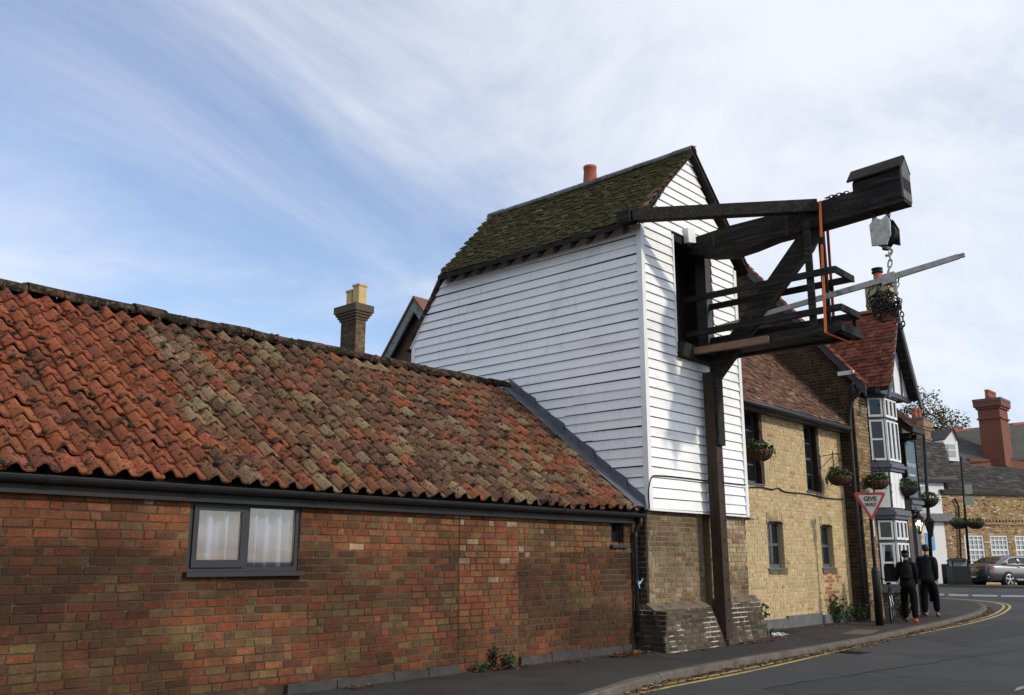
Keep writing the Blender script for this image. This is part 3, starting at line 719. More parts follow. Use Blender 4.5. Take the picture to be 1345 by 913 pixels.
plain_field('roof_tiles', (EX, 0, EZ), (0,1,0), sl, [(Y0, 0), (HY, 0), (13.52, slL), (Y0, slL)], mosscol, rng, troof, M['mosst'], tg=.098, sag=lambda a, b: -.03*math.sin((a-Y0)/5*math.pi))
plain_field('roof_tiles', (2*XA-EX, 0, EZ), (0,1,0), (-sl.x, 0, sl.z), [(Y0+.2, 0), (HY, 0), (13.4, slL), (Y0+.2, slL)], lambda a, b, r: jit(pick(r, ((.10,.045,.03),3), ((.06,.04,.028),3)), r), rng, troof, M['tiles'], tg=.098, th=.009)
rng = random.Random(52); y = Y0-.02
while y < 13.45:
    l = .44; o = MB().add(*halfround(l-.01, .115)).build('ridge_tile', M['greyridge'], troof, smooth=True)
    o.rotation_euler = (rng.gauss(0,.03), rng.gauss(0,.015), R(90)+rng.gauss(0,.02)); o.location = (XA, y, ZA-.03-.028*math.sin((y-Y0)/5*math.pi)); y += l
# red verge tiles down the two gable slopes
for sgn in (-1, 1):
    for i in range(26):
        t = i/26; p = V((XA+sgn*(XA-EX)*(1-t), Y0-.03, EZ+(ZA-EZ)*t+.012)); d = V((-sgn*(XA-EX), 0, ZA-EZ)).normalized()
        nn = V((sgn*d.z if False else 0, 0, 1)); nn = V((sgn*abs(d.z), 0, abs(d.x)))
        col = jit(pick(rng, ((.20,.075,.045),4), ((.26,.13,.08),2), ((.09,.05,.035),2)), rng, .25)
        o = MB().ob(p, d*.105, (0, .17, 0), nn*.016+d*.0).build('verge_tile', M['brick_o'], troof); o.color = (*col, 1)
    MB().prism([(XA+sgn*(XA-EX), Y0-.01, EZ-.035), (XA, Y0-.01, ZA-.03), (XA, Y0-.01, ZA-.09), (XA+sgn*(XA-EX), Y0-.01, EZ-.10)], (0, .03, 0)).build('verge_undercloak', M['timber'], troof)
for i in range(13):
    y = YF+.12+i*.385
    MB().ob((EX+.03, y, EZ-.13), (.26, 0, .255), (0, .07, 0), (0, 0, -.10)).build('rafter_foot', M['timber'], troof)
# steep back slope seen edge-on
MB().prism([(XT-.07, 13.24, 7.30), (XT-.07, YB+.17, 5.68), (XT-.07, YB+.11, 5.65), (XT-.07, 13.20, 7.16)], (XR-XT+.14, 0, 0)).build('rear_roof', M['ridge'], troof)
# terracotta pot
pot = MB().lathe((14.42, 10.78, 8.62), [(.17,0),(.17,.28),(.155,.30),(.150,.40),(.128,.68),(.140,.69),(.140,.745),(.118,.75),(.10,.74),(.095,.4)], 18).build('chimney_pot', M['terra'], tower, smooth=True)
MB().bx(14.27, 14.57, 10.60, 10.96, 8.5, 8.96).build('pot_base', M['ridge'], tower)
# ---- brick base
PB = 8.53; PS0 = 14.47                                               # face of the brick base under the boards
SLOT = (14.28, 14.66)
mb = MB()
for a, b in ((XT+.05, PS0), (SLOT[1]+.05, XR+.06)): mb.bx(a, b, PB, PB+.5, .0, ZB-.03)
mb.bx(PS0, SLOT[1]+.05, PB+.3, PB+.5, 0, ZB-.03)
mb.bx(XT+.05, XR, PB+.5, 9.5, 0, ZB-.03)
base = mb.build('brick_base', mk('buff_mortar', (.215,.165,.105), vary=((30,.3),), layers=((1.4,.48,.68,(.12,.088,.056),.7),), rough=.95, bump=(120,.5)), tower)
def base_col(u, z, rng):
    if u > SLOT[1]: return jit(pick(rng, ((.36,.275,.155),4), ((.30,.215,.12),3), ((.24,.13,.08),.8), ((.42,.35,.24),2)), rng, .12)
    return jit(pick(rng, ((.255,.195,.115),5), ((.215,.158,.092),4), ((.23,.115,.065),1.3), ((.15,.11,.068),1.2), ((.30,.245,.16),1)), rng, .12)
rng = random.Random(61)
cs = [q for q in courses(XT+.05, XR+.06, .70, ZB-.03, [(PS0, SLOT[1]+.05, 0, 3)], rng, header=.3)]
lay(cs, (0, PB, 0), (1,0,0), (0,-1,0), base_col, rng, base, 230, lambda u, z: u)
lay(courses(0, .20, .70, ZB-.03, [], rng), (XT+.05, YW+.04, 0), (0,-1,0), (-1,0,0), lambda u, z, r: jit(pick(r, ((.07,.05,.035),3), ((.045,.036,.03),3), ((.12,.07,.04),1)), r), rng, base, 0, lambda u, z: u)  # left face: soot and the shade on this side both put into the brick colours
M['offset'] = mk('weathered_offset', (.135,.105,.068), vary=((8,.3),(40,.3)), layers=((5,.5,.65,(.045,.038,.03),.8),), rough=.95, bump=(40,.8))
# battered foot, limewash left in the joints
def foot(x0, x1, yt, yb, h, nob, left):
    p = MB()
    p.v = [(x0+.05*left, yt, h), (x1, yt, h), (x1, yb, 0), (x0-.03*left, yb, 0), (x0+.05*left, 9.3 if left else PB, h), (x1, PB, h), (x1, PB, 0), (x0-.03*left, 9.3 if left else PB, 0)]
    p.f = [(0,3,2,1), (4,0,1,5), (0,4,7,3), (1,2,6,5)]; p.c = [None]*4
    o = p.build('battered_foot', M['wmortar'], tower)
    w = V((0, yt-yb, h)); wl = w.length; w.normalize()
    dk = lambda u, z, r: jit(pick(r, ((.105,.086,.060),4), ((.075,.062,.046),4), ((.15,.12,.08),2), ((.055,.048,.040),1.6)), r, .2)
    lay(courses(x0+.0, x1, .01, wl, [], rng, header=.35, ch=.080, joint=.018), (0, yb, 0), (1,0,0), V((0,-h,yt-yb)).normalized()*1.0, dk, rng, o, nob, lambda u, z: u, tilt=w)
    if left:
        w2 = V((.08*1, 0, h)).normalized()
        lay(courses(0, .62, .01, h, [], rng, header=.3, ch=.078), (x0-.03, yb+.64, 0), (0,-1,0), (-h/math.hypot(h,.08), 0, .08/math.hypot(h,.08)), lambda u, z, r: jit(pick(r, ((.05,.042,.034),3), ((.035,.03,.026),3)), r), rng, o, 0, lambda u, z: u, tilt=w2)  # left side of the foot: its shade is painted into these darker bricks
    # weathered sloping offset on top
    MB().prism([(x0+.06*left, PB-.012, h+.10), (x0+.05*left, yt-.012, h-.005), (x0+.05*left, PB, h-.005)], (x1-x0-.06*left, 0, 0)).build('sloped_offset', M['offset'], o)
    return o
foot(12.57, SLOT[0]+.09, 8.36, 8.11, .62, 30, 1)
foot(SLOT[1]+.02, 16.22, 8.44, 8.31, .66, 30, 0)
MB().ob((XR+.02, YF-.04, ZB-.07), (.26, .04, -.01), (0, .3, 0), (0, 0, .03)).build('lead_cap', M['lead'], tower)
# cable stapled across the boards and the yellow wall
def cable(pts, r=.012): return MB().tube(catmull([V(q) for q in pts], 5), r, 6)
q = [ony(*p, YF-.05) for p in ((853,668),(852,645),(856,627),(868,625),(900,628),(932,632),(960,635),(979,637))]
tag(cable(q).build('cable', M['whitecable'] if 'whitecable' in M else M['iron'], smooth=True), 'thin cable looping across the lower white boards', 'cable')

# ------------------------------------------------------------------ the steelyard crane
XC = 14.58; XN, XFR = 14.22, 14.92
crane = thing('steelyard_crane', (XC, 8.2, 0), 'black timber steelyard crane jutting out from the white boarded gable', 'crane')
def yz(x, y, X=XC): p = onx(x, y, X); return (p.y, p.z)
# post: lower square post and thicker cheek piece
P0 = V((XC-.10, 8.14, -.02))
post = MB(); post.prism([(SLOT[0]+.12, 8.12, .0), (SLOT[0]+.33, 8.12, 0), (SLOT[0]+.33, 8.32, 0), (SLOT[0]+.12, 8.32, 0)], (.0, .03, 4.66))
po = post.build('post', M['browntim'], crane)
MB().bx(SLOT[0]+.14, SLOT[0]+.36, 8.09, 8.345, 3.35, 4.62).build('cheek_piece', M['timber'], po)
for i in range(9): MB().lathe((SLOT[0]+.22+.05*(i % 2), 8.115+.03*(i*.42+.4)/4.66-.003, .4+i*.33), [(.016,0),(.014,.010),(0,.012)], 8, axis=(0,-1,0)).build('bolt', M['iron'], po)
MB().ob((SLOT[0]+.07, 8.05, -.03), (.32,.02,0), (0,.3,0), (0,0,.13)).build('pad_stone', M['render'], po)
# diagonal brace
b0 = yz(938, 492); 
def plank_yz(name, pts, x0, x1, mat, par): return MB().prism([(x0, y, z) for y, z in pts], (x1-x0, 0, 0)).build(name, mat, par)
br = plank_yz('diagonal_brace', [yz(*q, XC-.09) for q in ((932,478), (1050,306), (1076,300), (1064,326), (1040,358), (941,498), (933,500))], XC-.09, XC+.09, M['timber'], crane)
# main beam, bellied along its underside
top = [(884,322),(905,314),(956,297),(1010,283),(1065,268),(1118,252),(1150,243),(1186,232)]
bot = [(1188,264),(1142,277),(1095,291),(1060,301),(1014,313),(985,325),(958,334),(930,336),(905,333),(886,337)]
beam = plank_yz('main_beam', [yz(*q, XC-.17) for q in top+bot], XC-.17, XC+.17, M['timber'], crane)
# hood over the beam end: boarded box with a small ridge roof
y0h, y1h = yz(1120,250,XC-.19)[0], 4.61
zt0, zt1 = yz(1122,241,XC-.19)[1], yz(1181,222,XC-.19)[1]
hd = MB(); hw = .19
hd.prism([(XC-hw, y0h, zt0-.16), (XC+hw, y0h, zt0-.16), (XC+hw, y0h, zt0), (XC, y0h, zt0+.23), (XC-hw, y0h, zt0)], (0, y1h-y0h, zt1-zt0))
hood = hd.build('hood', M['timber'], crane)
for sg in (-1, 1):
    MB().ob((XC, y0h+.07, zt0+.27), (sg*(hw+.04), 0, -.25), (0, y1h-y0h-.10, zt1-zt0), (sg*.02, 0, .025)).build('hood_roof', M['timber'], hood)
MB().prism([(XC-hw, y1h-.004, zt1-.48), (XC+hw, y1h-.004, zt1-.48), (XC+hw, y1h-.004, zt1+.01), (XC, y1h-.004, zt1+.23), (XC-hw, y1h-.004, zt1+.01)], (0, -.03, 0)).build('hood_end', mk('grey_lead_end', (.075,.072,.070), vary=((8,.3),), rough=.6), hood)
MB().ob((XC-.18, y0h, zt0-.45), (.36,0,0), (0, y1h-y0h, zt1-zt0), (0,0,.31)).build('hood_cheek', M['timber'], hood)
for (x, y) in ((925,322),(944,318),(1012,300),(1048,290),(1100,276),(1130,266),(1052,296),(1150,262)):
    q = onx(x, y, XC-.17); MB().lathe((XC-.168, q.y, q.z), [(.032,0),(.030,.012),(.014,.014),(.014,.026),(0,.028)], 8, axis=(-1,0,0)).build('bolt', M['rust'], beam)
for x in (938, 1034): 
    q0, q1 = onx(x, 322 if x < 1000 else 308, XC-.17), onx(x, 306 if x < 1000 else 280, XC-.17)
    MB().bx(XC-.176, XC-.169, q0.y-.03, q0.y+.03, q0.z-.02, q1.z).build('iron_strap', M['rust'], beam)
# strut from the roof corner to the beam
a = ony(829, 283, YF-.06); b = onx(1072, 271, XC-.18)
MB().bar(a+V((.02,0,0)), b, .17, .21).build('strut', M['timber'], crane)
MB().ob((a.x-.10, a.y-.02, a.z-.12), (.16,0,0), (0,.25,0), (0,0,.20)).build('strut_foot', M['timber'], crane)
# platform
pe = yz(1118, 432)[0]; zp = 5.06
pf = MB(); pf.bx(XN-.04, XFR+.06, pe, YF+.02, zp+.0, zp+.05); platform = pf.build('platform', M['timber'], crane)
MB().bx(XN-.06, XN+.05, pe+.0, YF-.03, zp-.10, zp-.002).build('platform_joist', M['timber'], platform)
MB().bx(XFR-.05, XFR+.06, pe+.0, YF-.03, zp-.10, zp-.002).build('platform_joist', M['timber'], platform)
MB().bx(XN-.10, XFR+.10, pe-.02, pe+.10, zp-.10, zp+.055).build('platform_end', M['timber'], platform)
MB().bx(XC-.35, XC+.35, pe+.3, YF-.1, zp-.05, zp-.004).build('platform_board', M['timber'], platform)
MB().bx(OPEN[0]-.02, OPEN[1]-.05, YF-.14, YF-.012, zp-.20, zp+.06).build('platform_ledger', M['timber'], platform)
nb0, nb1 = onx(911,459,XN-.09), onx(1010,449,XN-.09)
MB().bx(XN-.15, XN-.064, nb1.y, nb0.y, zp-.115, zp+.0).build('new_timber_piece', M['newtim'], platform)
def rail(nm, p, q, X0, X1):                              # near and far rails at the same height and length
    for X in (X0, X1):
        MB().bx(X-.025, X+.025, min(p[0], q[0]), max(p[0], q[0]), p[1]-.055, p[1]+.055).build(nm, M['timber'], crane)
    MB().bx(X0-.03, X1+.03, min(p[0], q[0])-.045, min(p[0], q[0])-.001, p[1]-.06, p[1]+.05).build('end_rail', M['timber'], crane)
yr1 = yz(1095, 352, XN)[0]; zr1 = yz(1095, 354, XN)[1]; yr2 = yz(1103, 402, XN)[0]; zr2 = yz(1100, 404, XN)[1]
rail('side_rail', (YF+.1, zr1), (yr1, zr1), XN-.0, XFR)
rail('side_rail', (YF+.1, zr2), (yr2, zr2), XN-.0, XFR)
yv = yz(1062, 360, XN)[0]
for X in (XN+.055, XFR-.055):
    MB().bx(X-.03, X+.03, yv-.055, yv+.055, zp-.12, yz(1056, 288, XN)[1]).build('rail_post', M['timber'], crane)
MB().bx(XFR-.06, XFR+.0, pe+.02, pe+.08, zp+.056, zp+.34).build('rail_post', M['timber'], crane)
# chain lying along the top of the beam, chains, block, hook, lever
def link_geo(mb, c, d, up, L=.05, w=.03, r=.007):
    c, d, up = V(c), V(d).normalized(), V(up); sd = d.cross(up)
    if sd.length < 1e-4: sd = d.cross(V((1,.3,0)))
    sd.normalize(); n = 8; pts = []
    for k in range(n+1):
        th = 2*math.pi*k/n; x, y = math.cos(th), math.sin(th)
        pts.append(c + d*(x*L*.5 + (.18*L if x > .1 else (-.18*L if x < -.1 else 0))) + sd*(y*w*.5))
    mb.tube(pts, r, 5, caps=False)
def chain(mb, pts, L=.05, w=.032, r=.007, up=(1,.2,.1), pitch=.8):
    pts = resample([V(q) for q in catmull([V(q) for q in pts], 8)], L*1.36*pitch)
    for i in range(len(pts)-1):
        d = pts[i+1]-pts[i]; u_ = V(up); u_ = u_ if i % 2 else d.cross(u_)
        link_geo(mb, (pts[i]+pts[i+1])/2, d, u_, L, w, r)
cm = MB(); e0 = onx(1086, 258, XC); e1 = onx(1117, 250, XC)
for dx in (-.06, .05): chain(cm, [e0+V((dx,0,-.05)), (e0+e1)/2+V((dx,0,-.045)), e1+V((dx,0,-.05))], L=.06, w=.05, r=.010)
cm.build('beam_chain', M['rust'], crane)
bc = onx(1162, 307, XC)
blk = thing('pulley_block', bc, 'pale grey iron pulley block hanging on chains under the beam end', 'pulley block')
s_ = .28
MB().prism([bc+V((-.14, q[0]*s_, q[1]*s_)) for q in ((.62,-.72),(.66,.55),(.30,.90),(-.05,.72),(-.35,.92),(-.50,.55),(-.48,-.25),(-.2,-.8))], (.05,0,0)).build('side_plate', mk('chalky_iron', (.46,.45,.41), vary=((12,.3),), layers=((9,.58,.70,(.08,.05,.035),.8),), rough=.8, bump=(40,.4)), blk)
MB().prism([bc+V((.06, q[0]*s_, q[1]*s_)) for q in ((.30,-.85),(.36,.60),(.10,.85),(-.45,.80),(-.72,.2),(-.70,-.80),(-.3,-.62),(0,-.95))], (.05,0,0)).build('side_plate', M['iron'], blk)
MB().lathe(bc+V((-.085,0,-.02)), [(.05,0),(.2,0),(.2,.03),(.17,.07),(.2,.11),(.2,.14),(.05,.14)], 18, axis=(1,0,0)).build('sheave', M['iron'], blk)
for dy in (.26, -.14):
    c_ = MB(); up_ = yz(1148 if dy > 0 else 1170, 279 if dy > 0 else 273)[1]
    for dx in (-.06, .0, .06): chain(c_, [bc+V((dx, dy*s_*2, .15)), bc+V((dx, dy*s_*2, .34)), V((XC+dx, bc.y+dy*s_*2, up_+.08))], L=.045, w=.034, r=.008)
    c_.build('chain', M['rust'], blk)
hk = MB().tube(catmull([bc+V((0,.06,-.20)), bc+V((0,-.03,-.25)), bc+V((0,-.09,-.31)), bc+V((0,-.05,-.37)), bc+V((0,.02,-.37))], 6), [.022]*25, 8)
hk.build('hook', mk('pale_iron', (.38,.35,.28), rough=.7, vary=((20,.3),)), blk, smooth=True)
LT0, LT1 = onx(1259, 337, XC), onx(900, 443, XC)
lc = onx(1166, 366, XC)
c_ = MB(); chain(c_, [bc+V((0,-.04,-.34)), bc+V((0,-.05,-.48)), V((XC, lc.y, lc.z+.05))], L=.11, w=.06, r=.013); c_.build('shackle_chain', D.materials['pale_iron'], blk)
lev = thing('weighing_lever', lc, 'long grey iron weighing lever slung below the pulley block', 'lever')
dlev = (LT1-LT0); LT1 = LT0+dlev*.985
lm = mk('rusted_pale_lever', (.42,.41,.38), vary=((8,.25),), layers=((5,.55,.68,(.14,.09,.06),.7),(25,.58,.68,(.08,.055,.04),.6)), rough=.75, bump=(50,.4))
dn = dlev.normalized(); un = V((0, -dn.z, dn.y)) if dn.y < 0 else V((0, dn.z, -dn.y)); un = -un if un.z < 0 else un
m_ = MB(); mid = lc + dn*.15
m_.prism([LT0+un*.038+V((-.025,0,0)), mid+un*.048+V((-.025,0,0)), LT1+un*.035+V((-.025,0,0)), LT1-un*.035+V((-.025,0,0)), mid-un*.048+V((-.025,0,0)), LT0-un*.038+V((-.025,0,0))], (.05,0,0))
m_.build('bar', lm, lev)
for sg in (1, -1): MB().ob(LT0+un*(.018*sg-.012)+V((-.028,0,0)), -dn*.09, (.056,0,0), un*.024).build('fork_tip', lm, lev)
MB().ob(lc+V((-.045,.08,-.10)), (.09,0,0), (0,-.20,.02), (0,0,.17)).build('pivot_collar', lm, lev)
MB().ob(lc+V((-.02,-.13,-.28)), (.04,0,0), (0,.05,0), (0,0,.24)).build('shackle', D.materials['pale_iron'], lev)
# bundle of chain hanging from the lever
cb = MB(); rng = random.Random(71); cc = onx(1160, 388, XC)
cb_c = cc+V((0,0,-.13))
for i in range(17):                                      # loops of chain lying over one another in a sagging heap
    ax = V((rng.gauss(0,1), rng.gauss(0,.6), rng.gauss(0,.8))).normalized(); b1 = ax.orthogonal().normalized(); b2 = ax.cross(b1); k_ = rng.uniform(.45, 1.0); ph = rng.uniform(0, 6.28); pts = []
    of = V((rng.uniform(-.06,.06), rng.uniform(-.10,.10), rng.uniform(-.06,.04)))
    for q in range(9):
        th = ph+2*math.pi*q/8; d = b1*math.cos(th)+b2*math.sin(th)
        pts.append(cb_c+of+V((d.x*.14, d.y*.25, d.z*.23))*k_*rng.uniform(.6,1.3)+V((0,0,-.04*rng.random())))
    chain(cb, pts, L=.074, w=.052, r=.0095, pitch=1.0)
for y_ in (-.22, -.08, .1, .24): chain(cb, [lc+V((0,y_*.8,-.02)), cb_c+V((.02,y_,.22)), cb_c+V((0,y_*.9,.05))], L=.058, w=.046, r=.0085, pitch=.95)
chain(cb, [cc+V((0,-.22,-.1)), cc+V((0,-.27,-.42)), cc+V((.03,-.24,-.60)), cc+V((0,-.19,-.40)), cc+V((0,-.16,-.1))], L=.07, w=.05, r=.010)
tag(cb.build('chain_bundle', M['rust']), 'heavy tangle of dark rusty chain hung over the lever', 'chain')
# ratchet straps
def strap(name, X, pt, pb, mat, label, w=.05, XB=None):
    s_ = thing(name, V((X, pb[0], pb[1])), label, 'strap')
    p, q = V((X, pt[0], pt[1])), V((X if XB is None else XB, pb[0], pb[1]))
    MB().bar(p, q, w, .008, up=(1,0,0)).build('webbing', mat, s_)
    return s_, p, q
zt = yz(1076, 263)[1]; ty = yz(1077, 265)[0]
s_, p, q = strap('ratchet_strap', XC-.19, (yz(1077,265,XC-.19)[0], yz(1077,264,XC-.19)[1]), (yz(1083,437,XN-.12)[0]-.02, zp-.11), M['orange'], 'bright orange ratchet strap lashed round beam and platform edge', .045, XB=XN-.12)
MB().bar(p+V((0,0,-.004)), V((XC+.15, p.y, p.z+.01)), .008, .045, up=(0,1,0)).build('webbing', M['orange'], s_)
MB().bar(q, V((XFR+.12, q.y-.01, zp-.11)), .008, .055, up=(0,1,0)).build('webbing', M['orange'], s_)
MB().ob(p+(q-p)*.34+V((-.016,-.035,0)), (.02,0,0), (0,.07,0), (0,0,.12)).build('buckle', M['iron'], s_)
s2, p, q = strap('lashing_strap', XFR+.13, (yz(1087,300,XFR+.13)[0], 7.2), (yz(1093,400,XFR+.13)[0], zp-.11), M['redstrap'], 'faded red strap hanging behind the platform rails', .05)
MB().ob(p+(q-p)*.58+V((-.016,-.035,0)), (.03,0,0), (0,.07,0), (0,0,.13)).build('buckle', M['iron'], s2)
MB().bar(p, V((XC+.12, p.y, p.z+.12)), .008, .05, up=(0,1,0)).build('webbing', M['redstrap'], s2)
lamp_m = MB().ob((14.40, YF-.16, 7.30), (.26,.0,.0), (0,.10,0), (0,0,.24))
MB().ob(ony(905,318,YF-.13), (.20,-.03,.03), (0,.10,0), (-.03,0,.27)).build('bracket_cover', M['whitep'], tower)
# ------------------------------------------------------------------ yellow brick house
YY = 9.25; XP = 22.45
yh = thing('cottage', (19, YY, 0), 'yellow brick house with brown tiled roof beside the white crane house', 'building')
YEX0, YEX1 = 15.98, XP+.02
UW = [(17.45, 18.22, 2.95, 4.50), (20.40, 21.06, 2.93, 4.48)]
LW = [(18.30, 19.03, 1.22, 2.20), (20.92, 21.58, 1.22, 2.20)]
mb = MB()
for a, b, c, d in holes_rects(YEX0, YEX1, -.1, 4.58, UW+LW): mb.bx(a, b, YY, YY+.3, c, d)
ywall = mb.build('wall', M['ymortar'], yh)
def ycol(u, z, rng):
    c = pick(rng, ((.485,.37,.205),6), ((.455,.345,.187),4), ((.51,.40,.235),3), ((.41,.305,.165),1.0), ((.32,.225,.12),.2))
    if 20.9 < u < 21.7 and .45 < z < 1.15 and rng.random() < .6: c = (.30,.13,.07)
    for w in LW:
        if w[3] < z < w[3]+.26 and w[0]-.06 < u < w[1]+.06: c = (.50,.40,.22)
    return jit(c, rng, .055)
rng = random.Random(81)
lay(courses(YEX0, YEX1, .22, 4.58, UW+LW, rng, header=.5), (0, YY, 0), (1,0,0), (0,-1,0), ycol, rng, ywall, 0, lambda u, z: u, base_mat=M['ybrick'])
for a, b, h in ((16.4, 18.9, .20), (18.92, 20.6, .24), (20.62, 22.4, .19)): MB().bx(a, b, YY-.06, YY+.0, -.02, h).build('plinth_stone', M['stone'], yh)
def arch(par, w, y, mat):                                # segmental soldier arch, brick by brick
    n = 9; x0, x1 = w[0]-.02, w[1]+.02
    for i in range(n):
        a, b = x0+(x1-x0)*i/n, x0+(x1-x0)*(i+1)/n; h = lambda x: w[3]-.05+.07*(1-((x-(x0+x1)/2)/((x1-x0)/2))**2)
        o = MB().prism([(a+.004, y, h(a)), (b-.004, y, h(b)), (b-.004, y, h(b)+.21), (a+.004, y, h(a)+.21)], (0, .1, 0)).build('arch_brick', M['brick_o'], par); o.color = (*jit((.46,.36,.19), rng), 1)
def sash(par, w, y, gm, pm, cols, rows_, sillm, fw=.05, arched=False, sill=True):
    x0, x1, z0, z1 = w; zm = (z0+z1)/2
    f = MB(); f.bx(x0, x0+fw, y, y+.07, z0, z1); f.bx(x1-fw, x1, y, y+.07, z0, z1); f.bx(x0+fw, x1-fw, y+.001, y+.069, z1-fw, z1); f.bx(x0+fw, x1-fw, y+.001, y+.069, z0, z0+fw*1.4)
    o = f.build('window', gm, par)
    b = MB(); b.bx(x0+fw, x1-fw, y+.012, y+.06, zm-.028, zm+.028)
    for i in range(1, cols): x = x0+fw+(x1-x0-2*fw)*i/cols; b.bx(x-.014, x+.014, y+.02, y+.05, z0+fw, z1-fw)
    for k in range(1, rows_):
        z = z0+fw+(z1-z0-2*fw)*k/rows_
        if abs(z-zm) > .06: b.bx(x0+fw, x1-fw, y+.021, y+.049, z-.013, z+.013)
    b.build('glazing_bar', gm, o)
    for k in (0, 1): MB().bx(x0+fw, x1-fw, y+.03, y+.036, (z0+fw, zm)[k], (zm, z1-fw)[k]).build('pane', pm, o)
    if sill: MB().bx(x0-.06, x1+.06, YY-.035 if par is yh else y-.12, y+.02, z0-.035, z0-.001).build('sill', sillm, o)
    return o
gframe = mk('grey_sash_paint', (.070,.079,.090), rough=.5, vary=((5,.1),)); M['gframe'] = gframe
for w in UW:
    sash(yh, w, YY+.13, gframe, M['glassd'], 2, 4, gframe)
    for x in (w[1]-.001,): MB().bx(x, x+.004, YY-.005, YY+.2, w[2], w[3]).build('reveal', M['browntim'], yh)
    MB().bx(w[0]-.02, w[1]+.10, YY-.02, YY+.13, w[3], w[3]+.08).build('lintel', M['browntim'], yh)
    MB().bx(w[1]-.03, w[1]+.11, YY-.012, YY+.05, w[2], w[3]).build('window_post', M['browntim'], yh)
for w in LW:
    sash(yh, w, YY+.10, gframe, M['glassd'], 2, 2, gframe, fw=.06); arch(ywall, w, YY-.022, M['ybrick'])
    MB().bx(w[0]-.03, w[1]+.05, YY-.035, YY+.0, w[2]-.115, w[2]-.05).build('brick_sill', M['offset'], yh)
MB().bx(YEX0+.02, YEX1-.05, YY+.299, YY+.34, .3, 4.5).build('room_lining', M['blackup'], yh)
# roof
ys = V((0, 2.9, 2.9*1.12)); YE = V((0, YY-.26, 4.62))
rb = MB(); rb.prism([(15.99, YE.y, YE.z-.02), (15.99, YE.y+3.6, YE.z+3.6*1.12-.02), (15.99, YE.y+3.6, YE.z+3.6*1.12-.14), (15.99, YE.y+.05, YE.z-.10)], (YEX1-15.99-.05, 0, 0))
yroof = rb.build('roof', M['timber'], yh)
tcol = lambda a, b, r: jit(pick(r, ((.150,.075,.048),5), ((.115,.064,.044),4), ((.175,.10,.064),3), ((.085,.058,.042),2), ((.20,.15,.10),.9)), r, .2)
plain_field('roof_tiles', (0, YE.y, YE.z), (1,0,0), ys, [(15.9, 0), (YEX1-.02, 0), (YEX1-.02, 5.3), (15.9, 5.3)], tcol, random.Random(82), yroof, M['tiles'])
MB().tube([(15.99, YE.y-.06, YE.z-.07), (YEX1-.10, YE.y-.06, YE.z-.09)], .065, 10).build('gutter', M['greyup'], yh, smooth=True)
MB().bx(15.99, YEX1-.02, YE.y+.02, YY-.001, YE.z-.16, YE.z-.115).build('soffit', M['stone'], yh)
# cable under the upper sills
q = [ony(*p, YY-.03) for p in ((985,640),(1000,640),(1015,643),(1022,641),(1032,646),(1060,649),(1085,654),(1108,656))]
tag(cable(q, .014).build('cable', M['iron'], smooth=True), 'black cable sagging across the yellow brick wall', 'cable')

# ------------------------------------------------------------------ plants, baskets
GREENS = [(.035,.075,.018), (.05,.10,.022), (.028,.055,.016), (.075,.11,.03)]
def leaves(mb, c, rad, n, size, rng, cols=GREENS, squash=1.0, down=False):
    c = V(c)
    for _ in range(n):
        while True:
            p = V((rng.uniform(-1,1), rng.uniform(-1,1), rng.uniform(-1,1)))
            if p.length < 1: break
        p = V((p.x*rad[0], p.y*rad[1], p.z*rad[2])) if isinstance(rad, (tuple, list)) else p*rad
        s = size*rng.uniform(.6, 1.3); a = V((rng.uniform(-1,1), rng.uniform(-1,1), rng.uniform(-.6,.8))).normalized(); b = a.cross(V((rng.uniform(-1,1), rng.uniform(-1,1), rng.uniform(-1,1)))).normalized()
        nn = a.cross(b)*s*.12; k = jit(rng.choice(cols), rng, .3); o = c+p
        mb.add([o-a*s*.5, o+b*s*.28+nn, o+a*s*.5, o-b*s*.28+nn], [(0,1,2), (0,2,3)], k)
bask_g = 'hanging baskets along the street'
